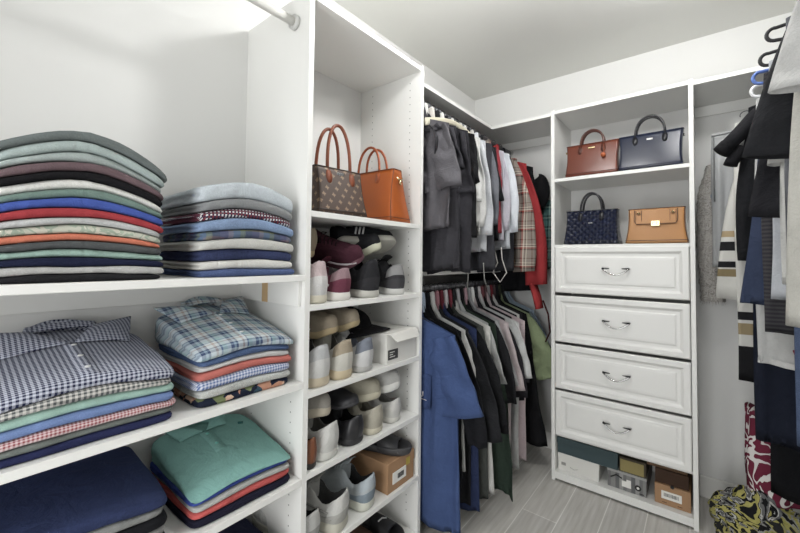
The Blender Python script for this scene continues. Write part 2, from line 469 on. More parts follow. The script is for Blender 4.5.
def shirt_top(res, mat, d, polo=False, cx=.0, buttons=3, bm=None, s=1):
    yb = d/2
    b = MB()
    # neck stand arc, then the two collar points
    N = 16; rows = []
    for i in range(N+1):
        a = pi*i/N; x = cx+.05*s*cos(a); y = yb-.055+.045*s*sin(a)
        z = topz(res, x, y)
        h = .010+.016*sin(a)
        dx, dy = .004*cos(a), .004*sin(a)
        rows.append([(x, y, z-.003), (x+dx*1.5, y+dy*1.5, z+h), (x-dx*.3, y-dy*.3, z+h+.001), (x-dx, y-dy, z-.003)])
    b.grid(rows, cap=True)
    up = .014 if polo else .036
    flap(b, res, ((cx-.004, yb-.105*s, .004), (cx-.042*s, yb-.05, .014), (cx-.112*s, yb-.022, up), (cx-.085*s, yb-.10*s, .003)))
    flap(b, res, ((cx+.004, yb-.105*s, .004), (cx+.085*s, yb-.10*s, .004), (cx+.112*s, yb-.012, up*1.25), (cx+.042*s, yb-.045, .016)))
    flap(b, res, ((cx-.055*s, yb-.035, .010), (cx-.05*s, yb-.014, .020), (cx+.05*s, yb-.012, .022), (cx+.055*s, yb-.03, .012)), bulge=.001)
    b.build('collar', mat, res[0])
    y0 = yb-.1*s; y1 = -d/2+(.01 if not polo else .12)
    strip(res, 'placket', cx-.016, cx+.016, y0, y1, mat)
    for k in range(buttons):
        y = lerp(y0-.02, y1+.03, k/max(1, buttons-1)); z = topz(res, cx, y)
        c = MB(); c.tube([(cx, y, z+.001), (cx, y, z+.0038)], .0052, n=12)
        c.build('button', bm or plain('button_white', 'dfe0df', .3), res[0])

SHX = -.975
def bx(y0, y1): return (y0+y1)/2, (y1-y0)
F = fabric
# stack A -----------------------------------------------------------
cy, w = bx(.066, .356); d = .30
A = [('26262a', 'black folded shirt resting on the shelf, bottom of the tall coloured stack'),
     ('b9b9b6', 'pale heather grey folded shirt just above the bottom black one in the tall stack'),
     ('1d2444', 'dark navy folded shirt above the pale heather one low in the tall stack'),
     ('9bc2b3', 'mint green folded shirt above the dark navy one in the tall stack'),
     ('54585a', 'charcoal folded shirt between mint green and orange in the tall stack'),
     ('e2764f', 'orange folded shirt, the only orange layer of the tall stack'),
     ('P1', 'cream and sage speckled folded shirt right above the orange one'),
     ('c2c4c4', 'light grey folded shirt directly beneath the red one in the tall stack'),
     ('b9303a', 'bright red folded shirt below the royal blue one in the tall stack'),
     ('3c5cbb', 'royal blue folded shirt on top of the bright red one in the tall stack'),
     ('6f8c82', 'sage green folded shirt between white and royal blue in the tall stack'),
     ('e4e4de', 'white folded shirt beneath the black one in the upper tall stack'),
     ('1c1b1f', 'black folded shirt under the mauve one in the upper tall stack'),
     ('745c62', 'mauve brown folded shirt, fourth from the top of the tall stack'),
     ('a7b5b2', 'pale grey green folded shirt, third from the top of the tall stack'),
     ('a9bbb8', 'pale aqua folded shirt right under the topmost grey one in the tall stack'),
     ('6c7675', 'slate grey folded shirt crowning the tall coloured stack')]
th = [.0155, .0175, .0165, .0175, .016, .0165, .017, .0155, .018, .021, .018, .0185, .018, .0185, .0205, .021, .0215]
its = []
for (c, l), t_ in zip(A, th):
    m = blotch('cream_sage', [(0, 'c9cbb8'), (.45, 'a3b39d'), (.55, 'd5d2bf'), (.68, '9aa596')], 34, 1) if c == 'P1' else F(c, .1)
    its.append(dict(mat=m, t=t_, label=l, groove=False))
its[-1].update(dw=.012, dx=.0); its[-2].update(dw=-.012, dx=.006)
stack((SHX-.13, cy-.012, LB['a']), its, w, .27, .062, x0=.0, group='tall stack of folded shirts', seed=1)
# stack B -----------------------------------------------------------
denimB = fabric('41548a', .3)
redchk = gingham('8e3440', 'e9e3e3', .0095, c3='34324f')
plB = plaid('dusk_plaid', [(0, '57406e'), (.25, '8d7a86'), (.4, '57708f'), (.62, '77804f'), (.78, '3c3852')], .09)
B = [(fabric('4d6398', .3), 'blue denim folded shirt resting on the shelf, bottom of the second stack', .019),
     (fabric('d8d7d0', .06), 'white folded shirt just above the bottom denim one of the second stack', .024),
     (fabric('333f6b', .45), 'navy speckled denim folded shirt between two white ones', .026),
     (fabric('c9c9c2', .1), 'off white rumpled folded shirt beneath the dusky plaid one', .026),
     (plB, 'dusky purple and olive plaid folded shirt in the second stack', .022),
     (fabric('7e9cc6', .25), 'light blue chambray folded shirt under the red checked one', .027),
     (redchk, 'red, white and navy checked folded shirt in the second stack', .024),
     (fabric('8b8e90', .15), 'medium grey folded shirt directly under the topmost pale one', .026),
     (fabric('c0cbd3', .15), 'pale ice blue folded shirt crowning the second stack', .040)]
cy, w = bx(.425, .71)
r = stack((SHX-.15, cy-.004, LB['a']), [dict(mat=m, t=t_*1.12, label=l, dx=(.0 if i else .002)) for i, (m, l, t_) in enumerate(B)], w, .30, .035, group='second stack of folded shirts', seed=2)
# stack C -----------------------------------------------------------
cy, w = bx(.058, .385)
navyg = gingham('242b52', 'ccd2e4', .0088)
Cc = [(fabric('272e5c', .15), 'navy folded shirt resting on the middle shelf beneath the gingham stack', .018),
      (fabric('747c77', .15), 'grey green folded shirt above the navy one in the gingham stack', .014),
      (gingham('a8434c', 'e9d2d2', .0062), 'red and white gingham folded shirt in the left middle stack', .019),
      (fabric('6d8cc8', .12), 'cornflower blue folded shirt on top of the red gingham one', .019),
      (fabric('9fcdbd', .08), 'mint green folded shirt beneath the grey gingham one', .022),
      (gingham('565a5c', 'd6d4cd', .0092), 'grey and cream gingham folded shirt second from the top', .025),
      (navyg, 'navy and white gingham shirt with its collar up, topping the left middle stack', .070)]
r = stack((SHX-.155, cy-.005, LB['b']), [dict(mat=m, t=t_*1.02, label=l, groove=False, **({'dw': .0, 'dd': .0} if i == 6 else {})) for i, (m, l, t_) in enumerate(Cc)], w, .32, .028, group='left middle stack of folded shirts', seed=3, dfront=.052)
shirt_top(r[-1], navyg, .32, cx=.0, s=1.35)
# stack D -----------------------------------------------------------
cy, w = bx(.425, .705)
plD = plaid('sea_plaid', [(0, 'b3c6d3'), (.14, '3b4f78'), (.26, '8fabc0'), (.34, '3b4f78'), (.42, 'cfdadd'), (.6, 'b9a59a'), (.68, 'cfdadd'), (.78, '53719a'), (.84, '9dc3c6')], .072, P2=.085)
flor = blotch('floral_print', [(0, '20283f'), (.38, 'cf8f6c'), (.55, '31566a'), (.68, 'e3b795'), (.8, '20283f'), (.9, '77854f')], 34, 4, 'vor')
Dd = [(flor, 'navy and peach floral folded shirt resting on the middle shelf', .023),
      (fabric('bfc2bd', .35), 'light grey speckled folded shirt above the floral one', .024),
      (gingham('5774b0', 'd8def0', .0085), 'blue and white small check folded shirt under the coral one', .026),
      (fabric('d0695c', .1), 'coral red folded shirt beneath the light grey one of the plaid stack', .022),
      (fabric('cbc9c7', .1), 'light grey folded shirt between coral and blue denim', .018),
      (fabric('4b6796', .25), 'blue denim folded shirt right beneath the sea plaid shirt', .024),
      (plD, 'blue and aqua plaid shirt with its collar up, topping the right middle stack', .078)]
r = stack((SHX-.155, cy, LB['b']), [dict(mat=m, t=t_*1.05, label=l, **({'dw': .01, 'dd': .01} if i == 6 else {})) for i, (m, l, t_) in enumerate(Dd)], w, .31, .03, group='right middle stack of folded shirts', seed=4, dfront=.065)
shirt_top(r[-1], plD, .31, cx=-.01, s=1.25)
# stack E -----------------------------------------------------------
cy, w = bx(.02, .378)
E_ = [(fabric('23262b', .1), 'dark folded shirt at the bottom of the low navy stack', .032), (fabric('9b9b98', .1), 'grey folded shirt under the black one in the low navy stack', .028),
      (fabric('1e1f24', .1), 'black folded shirt between two grey ones in the low navy stack', .032), (fabric('8f918f', .1), 'grey folded shirt just beneath the topmost navy one', .026),
      (fabric('2c3a66', .18), 'dark navy folded shirt topping the low left stack', .058)]
r = stack((SHX-.15, cy-.01, LB['c']), [dict(mat=m, t=t_, label=l, groove=False) for m, l, t_ in E_], w, .31, .03, group='low navy stack of folded shirts', seed=5, dfront=.035)
# stack F -----------------------------------------------------------
cy, w = bx(.42, .71)
teal = fabric('78b9b0', .08)
F_ = [(fabric('1f1f35', .1), 'dark navy folded shirt resting on the low shelf under the coral one', .022),
      (fabric('dd5450', .1), 'coral folded shirt in the low stack under the teal polo', .022),
      (fabric('b5b5b0', .1), 'grey folded shirt between coral and royal blue in the low stack', .016),
      (fabric('3350ad', .12), 'royal blue folded shirt directly under the teal polo', .019),
      (teal, 'teal polo shirt with buttoned collar topping the low right stack', .062)]
r = stack((SHX-.155, cy, LB['c']), [dict(mat=m, t=t_*1.05, label=l, name='folded_polo' if i == 4 else 'folded_shirt') for i, (m, l, t_) in enumerate(F_)], w, .31, .025, group='low stack under the teal polo', seed=6, dfront=.06)
shirt_top(r[-1], teal, .31, polo=True, cx=-.02, buttons=2, bm=plain('teal_button', '79bdb4', .4), s=.8)
c = MB(); c.tube([(.085, .07, topz(r[-1], .085, .07)+.001), (.1, .068, topz(r[-1], .1, .068)+.001)], .004, n=8)
c.build('chest_logo', plain('logo_dark_teal', '1d5a58', .7), r[-1][0])
# stack G, under the low shelf
stack((SHX-.16, .56, LB['d']), [dict(mat=fabric('2a2d33', .1), t=.10, label='charcoal folded sweater at the bottom under the low shelf', cat='folded sweater', name='folded_sweater'),
      dict(mat=fabric('30323a', .1), t=.12, label='grey folded sweater beneath the dark navy one under the low shelf', cat='folded sweater', name='folded_sweater'),
      dict(mat=fabric('1b2140', .1), t=.10, label='dark navy folded sweater lying under the low shelf beside the tower', cat='folded sweater', name='folded_sweater')], .27, .30, .03, seed=7, group='folded sweaters under the low shelf')

# ================================================================ bags
def ringrect(w, d, r, z, n=6, cx=0, cy=0):
    pts = []
    for qx, qy, a0 in ((1, 1, 0), (-1, 1, 90), (-1, -1, 180), (1, -1, 270)):
        for k in range(n):
            a = radians(a0+90*k/(n-1)); pts.append((cx+qx*(w/2-r)+r*cos(a), cy+qy*(d/2-r)+r*sin(a), z))
    return pts
def leather(name, c, rough=.38, bump=.15, grain=900):
    return plain('leather_'+name, c, rough, bump=bump, bscale=grain)
gold = plain('pale_gold', 'c9b68c', .25, 1)
silver = plain('silver_metal', 'c4c4c4', .2, 1)
def bag(name, w, d, h, mat, hm, label, loc, rotz, tw=1, td=.4, hh=.1, hw=.11, hx=0, trim=None, hard=gold, tabs=True, handles=2, sag=0, group=None, htw=.0055, face=None):
    root = empty(name, loc, (0, 0, rotz)); tag(root, label, 'handbag', group)
    trim = trim or hm
    b = MB(); rows = []
    L = 14
    rows.append(ringrect(w*.9, d*.8, .006, .002))
    for i in range(L+1):
        t_ = i/L; ww = lerp(w, w*tw, t_); dd = lerp(d, d*td, t_**1.2)*(1-.03*sin(pi*t_))
        rr = min(.012, dd*.3)
        ring = ringrect(ww-.012*(sin(pi*t_)), dd, rr, .003+h*t_)
        if sag: ring = [(x, y, z-sag*sst(.4, 1, t_)*(1-(2*x/ww)**2)) for x, y, z in ring]
        rows.append(ring)
    top = rows[-1]
    rows.append([(x*.97, y*.7, z-.002) for x, y, z in top]); rows.append([(x*.95, y*.5, z-.02) for x, y, z in top])
    b.grid(rows, None, closed_u=True, cap=True)
    body = b.build('body', mat, root)
    # piping on the four upright edges and round the base
    b = MB()
    ns = len(rows[1])
    for idx in (3, 9, 15, 21):
        b.tube([Vector(rows[i][idx])*1.003 for i in range(1, L+2)], .0017, n=6)
    b.tube([Vector(p) for p in rows[2]], .0018, n=6, closed=True)
    b.tube([Vector(p) for p in rows[L+1]], .002, n=6, closed=True)
    b.build('piping', trim, root)
    if handles:
        for s in (-1, 1):
            y = s*(d*td/2)*.9; N = 20; c = MB()
            pts = []
            for k in range(N+1):
                a = pi*k/N; pts.append((hx-hw/2*cos(a)*(1-.0*sin(a)), y*(1-.25*sin(a)), h-.012+(hh+.012)*sin(a)**.75))
            c.tube(pts, htw, n=10)
            ho = c.build('handle', hm, root)
            for q in (-1, 1):
                r_ = MB(); r_.tube([(hx+q*hw/2+.008*cos(a), y*1.02+s*.002, h-.018+.008*sin(a)) for a in [2*pi*k/14 for k in range(14)]], .0016, n=6, closed=True)
                r_.build('ring', hard, ho)
                if tabs:
                    g = MB(); X = hx+q*hw/2
                    yy = lambda z: s*(lerp(d, d*td, (z/h)**1.2)*(1-.03*sin(pi*z/h))/2+.0008)
                    rws = []
                    for zz, wd in ((h-.008, .008), (h-.02, .011), (h-.034, .012), (h-.046, .010), (h-.054, .004)):
                        rws.append([(X-wd, yy(zz)-s*.002, zz), (X-wd, yy(zz)+s*.0015, zz), (X+wd, yy(zz)+s*.0015, zz), (X+wd, yy(zz)-s*.002, zz)])
                    g.grid(rws, cap=True); g.build('handle_tab', hm, root)
    return root
def plate(parent, name, x, z, w, h, y, m, th=.003, bevel=.001):
    b = MB(); b.box((x-w/2, y-th, z-h/2), (x+w/2, y+.001, z+h/2)); return b.build(name, m, parent, smooth=False, bevel=bevel)
# brown tote on the drawer tower, top shelf
br = leather('russet', '602b1a', .3)
g = bag('handbag', .262, .12, .178, br, leather('brown_dark', '4a2216', .35), 'russet brown handbag with short handles on the top shelf of the drawer tower', (-.4615, 2.268, 1.678), 0, tw=1.0, td=.35, hh=.078, hw=.115, trim=leather('brown_dark', '4a2216', .35))
plate(g, 'nameplate', .0, .155, .034, .008, -.029, gold)
c = MB(); c.tube([(.062, -.036, .16), (.064, -.048, .12), (.062, -.052, .105)], .0018, n=6); c.tube([(.062, -.057, .10), (.062, -.060, .10)], .012, n=16); c.build('bag_charm', leather('charm', 'a2542f', .4), g)
for s in (-1, 1):
    c = MB(); c.tube([(s*.131, 0, .15), (s*.138, 0, .15)], .006, n=10); c.build('side_stud', gold, g)
nb = leather('navy', '121a30', .28)
g = bag('handbag', .268, .13, .182, nb, leather('black', '1a1a1f', .35), 'smooth navy handbag with black handles on the top shelf of the drawer tower', (-.196, 2.27, 1.678), 0, tw=1.02, td=.32, hh=.092, hw=.125, hard=silver, trim=leather('navy_dark', '141c33', .35), sag=.004)
plate(g, 'nameplate', -.0, .152, .026, .009, -.029, silver)
for s in (-1, 1):
    c = MB(); c.tube([(s*.134, 0, .155), (s*.142, 0, .155)], .007, n=10); c.build('side_stud', silver, g)
# quilted navy
def quilt():
    t = NT('leather_quilt', .28, spec=.5); o = t.sep(); t.color(lin('171d33'))
    a = t.math('PINGPONG', t.math('MULTIPLY', t.math('ADD', o[0], o[2]), 1/.034), .5)
    c_ = t.math('PINGPONG', t.math('MULTIPLY', t.math('SUBTRACT', o[0], o[2]), 1/.034), .5)
    t.bump(t.math('POWER', t.math('MULTIPLY', t.math('MULTIPLY', a, c_), 4), .5), 1, .009); return t.m
qm = quilt(); bl = leather('black', '1a1a1f', .35)
g = bag('handbag', .272, .135, .182, qm, bl, 'quilted dark navy handbag with tall black handles above the drawers', (-.4655, 2.272, 1.304), 0, tw=.93, td=.5, hh=.1, hw=.105, hard=silver, trim=bl)
plate(g, 'nameplate', .0, .115, .022, .005, -.052, silver)
# tan flap bag
tn = leather('tan', 'a97a4c', .42); dk = leather('edge', '4a3020', .4)
g = bag('satchel', .258, .11, .172, tn, dk, 'tan flap satchel with gold turn lock above the drawers', (-.174, 2.262, 1.304), 0, tw=.905, td=.5, handles=0, trim=dk)
g['category'] = 'handbag'
def yf(z): return -(lerp(.11, .055, (z/.172)**1.2)/2*(1-.03*sin(pi*z/.172)))
b = MB(); rows = []
for k, (x0, z) in enumerate(((.088, .168), (.088, .14), (.087, .112), (.084, .100), (.078, .096))):
    y = yf(z)-.003
    rows.append([(-x0, y+.003, z), (-x0, y-.002, z), (0, y-.004, z), (x0, y-.002, z), (x0, y+.003, z)])
b.grid(rows, cap=True); fl = b.build('flap', tn, g, smooth=False, bevel=.001)
b = MB(); b.tube([(-.088, yf(.168)-.006, .168), (-.088, yf(.112)-.006, .110), (-.079, yf(.1)-.007, .097), (0, yf(.1)-.009, .096), (.079, yf(.1)-.007, .097), (.088, yf(.112)-.006, .110), (.088, yf(.168)-.006, .168)], .0017, n=6); b.build('flap_edge', dk, fl)
for s in (-1, 1):
    b = MB(); 
    for q in (-.012, .012): b.tube([(s*.07+q, yf(.16)-.0065, .165), (s*.07+q, yf(.12)-.007, .103)], .0013, n=6)
    b.tube([(s*.07-.012, yf(.16)-.0065, .152), (s*.07, yf(.14)-.007, .14), (s*.07+.012, yf(.16)-.0065, .152)], .0013, n=6)
    b.build('strap_edge', dk, fl)
    b = MB(); b.tube([(s*.07, yf(.15)-.004, .152), (s*.07, yf(.15)-.011, .152)], .006, n=14); b.build('stud', gold, fl)
ck = plate(g, 'clasp', 0, .098, .036, .026, yf(.1)-.008, gold, th=.005)
b = MB()
for pts in (((-.010, -.005), (-.010, .006), (-.003, .006)), ((.0, .006), (.01, .006), (.001, -.005), (.011, -.005))):
    b.tube([(x, yf(.1)-.0138, .098+z) for x, z in pts], .001, n=6)
b.build('clasp_lettering', dark_met, ck)

# tower bags
def monogram():
    t = NT('monogram_canvas', .42, spec=.4); o = t.sep()
    def cell(off):
        fx = t.math('SUBTRACT', t.math('FRACT', t.math('ADD', t.math('DIVIDE', t.math('ADD', o[0], o[1]), .040), 10+off)), .5)
        fz = t.math('SUBTRACT', t.math('FRACT', t.math('ADD', t.math('DIVIDE', o[2], .046), 10+off)), .5)
        r = t.math('SQRT', t.math('ADD', t.math('POWER', fx, 2), t.math('POWER', t.math('MULTIPLY', fz, 1.1), 2)))
        a = t.math('ARCTAN2', fz, fx)
        return t.math('LESS_THAN', r, t.math('ADD', .15, t.math('MULTIPLY', t.math('COSINE', t.math('MULTIPLY', a, 4)), .05)))
    f = t.math('MAXIMUM', cell(0), cell(.5))
    t.color(t.mix(t.math('MULTIPLY', f, .8), lin('45352d'), lin('8d775e'))); return t.m
mm = monogram(); tanh = leather('honey', '7c4026', .4)
g = bag('handbag', .215, .15, .165, mm, tanh, 'dark brown patterned tote with tall tan handles in the shelving tower', (-1.052, .916, SH['bag']+.001), radians(84), tw=.92, td=.55, hh=.165, hw=.10, trim=leather('dark_canvas', '2f2420', .5), htw=.0062, sag=.004)
plate(g, 'clasp', .0, .148, .03, .012, -.043, silver)
om = leather('orange', '9c4f1c', .36)
g = bag('handbag', .30, .15, .222, om, leather('orange_handle', '8f441c', .4), 'orange tan leather tote with side snap beside the patterned tote', (-1.128, 1.222, SH['bag']+.001), radians(3), tw=.86, td=.42, hh=.115, hw=.12, hx=-.01, trim=leather('edge_brown', '5d2c15', .4))
b = MB(); b.tube([(.137, -.02, .19), (.142, -.005, .178), (.142, .005, .178), (.137, .02, .19)], .004, n=8); b.tube([(.141, 0, .18), (.141, .0, .16)], .006, n=8); b.build('side_buckle', gold, g)

# ================================================================ boxes
def shoebox(name, lo, hi, m, label, rotz=0, lid=.035, lidm=None, lift=0, cat='box', tilt=0, group=None):
    lo, hi = Vector(lo), Vector(hi); c = (lo+hi)/2; base = Vector((c.x, c.y, lo.z)); s = (hi-lo)/2; hz = hi.z-lo.z
    r = empty(name, base, (0, 0, rotz)); tag(r, label, cat, group)
    b = MB(); b.box((-s.x+.002, -s.y+.002, 0), (s.x-.002, s.y-.002, hz-.003)); b.build('box_body', m, r, smooth=False, bevel=.0012)
    if lid:
        b = MB(); b.box((-s.x, -s.y, hz-lid), (s.x, s.y, hz)); b.build('box_lid', lidm or m, r, smooth=False, bevel=.0015)
    return r, s, hz
card = plain('cardboard_brown', 'a07e5e', .75, bump=.05); wcard = plain('card_white', 'd8d7d2', .6)
inkm = plain('print_black', '1a1a1a', .6); paper = plain('paper_label', 'e6e5e0', .6)
def barcode(par, cx, cz, w, h, y, axis='y', n=14, seed=0, m=inkm):
    rnd = random.Random(seed); b = MB(); x = -w/2
    while x < w/2-.001:
        bw = rnd.choice((.0008, .0014, .002)); 
        if axis == 'y': b.box((cx+x, y-.0003, cz-h/2), (cx+x+bw, y+.0004, cz+h/2))
        else: b.box((y-.0004, cx+x, cz-h/2), (y+.0003, cx+x+bw, cz+h/2))
        x += bw+rnd.choice((.001, .0018))
    return b.build('barcode', m, par, smooth=False)
# tower, brown and white boxes: short end faces +X
r, s, hz = shoebox('shoe_box', (-1.29, 1.147, SH['s5']+.0005), (-.968, 1.322, SH['s5']+.118), card, 'brown cardboard shoe box with white label under the black slide', lid=.042)
l = MB(); l.box((s.x-.003, -.055, .028), (s.x+.0006, .03, .072)); l = l.build('label', paper, r, smooth=False)
barcode(l, -.005, .05, .04, .02, s.x+.0009, 'x', seed=3)
l = MB(); l.box((s.x-.003, .03, .07), (s.x+.0012, .055, .1)); l.build('tape', plain('tape_yellow', 'b7a24a', .5), r, smooth=False)
r, s, hz = shoebox('shoe_box', (-1.29, 1.128, SH['s3']+.0005), (-.966, 1.328, SH['s3']+.122), wcard, 'white shoe box with a dark printed end label in the tower', lid=0)
b = MB(); b.box((-s.x, -s.y-.001, hz-.004), (s.x, s.y+.001, hz)); lid = b.build('box_lid', wcard, r, smooth=False)
rows = []
for k, (x, z) in enumerate(((s.x+.0, hz), (s.x+.006, hz-.006), (s.x+.013, hz-.02), (s.x+.02, hz-.034))):
    rows.append([(x, -s.y+.008+.012*k, z), (x, s.y-.004, z+.002), (x-.002, s.y-.004, z), (x-.003, -s.y+.008+.012*k, z-.002)])
b = MB(); b.grid(rows, closed_u=True, cap=True); b.build('lid_flap', wcard, r, smooth=False)
l = MB(); l.box((s.x-.003, -.088, .018), (s.x+.0006, -.028, .056)); l = l.build('label', plain('label_grey', '3b3b3a', .5), r, smooth=False)
for q in ((-.08, .045, .03), (-.08, .036, .02), (-.08, .027, .034)):
    b = MB(); b.box((s.x+.0004, q[0], q[1]), (s.x+.0009, q[0]+q[2], q[1]+.003)); b.build('print', paper, l, smooth=False)
b = MB(); b.tube([(-.02, -s.y-.0004, .075), (-.02, -s.y+.002, .075)], .009, n=14); b.build('finger_hole', inkm, r, smooth=False)
# boxes below the drawers (short end faces -Y)
zb = .0505
r, s, hz = shoebox('shoe_box', (-.641, 2.235, zb), (-.432, 2.53, zb+.092), wcard, 'white shoe box beneath the dark teal box under the drawers', lid=.03)
b = MB(); b.box((-.085, -s.y-.0006, .03), (-.062, -s.y+.003, .045)); b.build('print', plain('print_grey', '8a8a86', .6), r, smooth=False)
b = MB(); b.tube([(-.04, -s.y-.0003, .03), (-.02, -s.y-.0003, .022), (0, -s.y-.0003, .03)], .0012, n=5); b.build('logo', plain('print_grey', '8a8a86', .6), r)
tl = plain('box_teal', '34464a', .6)
r, s, hz = shoebox('shoe_box', (-.643, 2.232, zb+.093), (-.345, 2.53, zb+.178), tl, 'large dark teal box lying across the boxes under the drawers', lid=0)
b = MB(); b.box((-s.x+.0, -s.y-.001, hz-.03), (s.x, s.y, hz)); b.build('box_lid', tl, r, smooth=False, bevel=.001)
gr = stripes('grey_print', [(0, '8f8f8d'), (.3, '6e6f70'), (.55, 'a6a6a2'), (.8, '7a7a7a')], .07, 0, .55)
r, s, hz = shoebox('shoe_box', (-.396, 2.24, zb), (-.222, 2.53, zb+.092), gr, 'grey printed shoe box with a round black mark under the drawers', lid=0)
b = MB(); b.box((-s.x, -s.y-.001, hz-.012), (s.x, s.y, hz)); b.build('box_lid', plain('lid_grey', '9b9b98', .55), r, smooth=False)
b = MB(); b.tube([(.05, -s.y-.0002, .035), (.05, -s.y-.0015, .035)], .014, n=20); c = b.build('round_mark', inkm, r, smooth=False)
b = MB(); b.tube([(.05, -s.y-.0012, .035), (.05, -s.y-.0022, .035)], .006, n=16); b.build('mark_centre', paper, c, smooth=False)
b = MB(); b.box((-.02, -s.y-.0007, .02), (.02, -s.y+.002, .048)); b.box((.0, -s.y-.0007, .048), (.02, -s.y+.002, .058)); b.build('print', paper, r, smooth=False)
b = MB(); b.tube([(-.07, -s.y-.0008, .05), (-.045, -s.y-.0008, .068), (-.02, -s.y-.0008, .058)], .003, n=6); b.tube([(.055, -s.y-.0008, .01), (.075, -s.y-.0008, .01)], .002, n=5); b.build('logo', inkm, r)
ol = plain('box_olive', '8d8152', .65); dko = plain('box_dark', '3c3426', .7)
r, s, hz = shoebox('shoe_box', (-.342, 2.242, zb+.0925), (-.222, 2.53, zb+.168), dko, 'small dark box with an olive end panel on the grey printed box', lid=0)
b = MB(); b.box((-s.x+.006, -s.y-.001, .004), (s.x-.012, -s.y+.003, .062)); b.build('end_panel', ol, r, smooth=False)
r, s, hz = shoebox('shoe_box', (-.192, 2.236, zb), (-.048, 2.53, zb+.096), card, 'open brown cardboard box with a barcode label under the drawers', lid=0)
b = MB(); b.box((-.043, -s.y-.0008, .030), (.036, -s.y+.002, .066)); l = b.build('label', paper, r, smooth=False)
barcode(l, -.003, .05, .06, .016, -s.y-.001, 'y', seed=9)
b = MB()
for x in (-.04, .02): b.box((x, -s.y-.0006, .012), (x+.018, -s.y+.002, .0135))
b.build('print', plain('print_brown', '5a3a20', .7), r, smooth=False)
b = MB(); b.tube([(0, -s.y-.0004, .093), (0, -s.y+.003, .093)], .008, n=14); b.build('finger_hole', inkm, r, smooth=False)
b = MB(); b.box((-s.x+.004, -s.y+.01, .0965), (s.x-.01, s.y-.01, .16)); b.build('inner_carton', plain('carton_dark', '3b2617', .8), r, smooth=False)
b = MB(); b.box((-s.x-.03, -s.y+.02, .1605), (s.x-.015, s.y-.01, .178)); b.build('carton_flap', plain('carton_flap', '5a4430', .8), r, smooth=False)

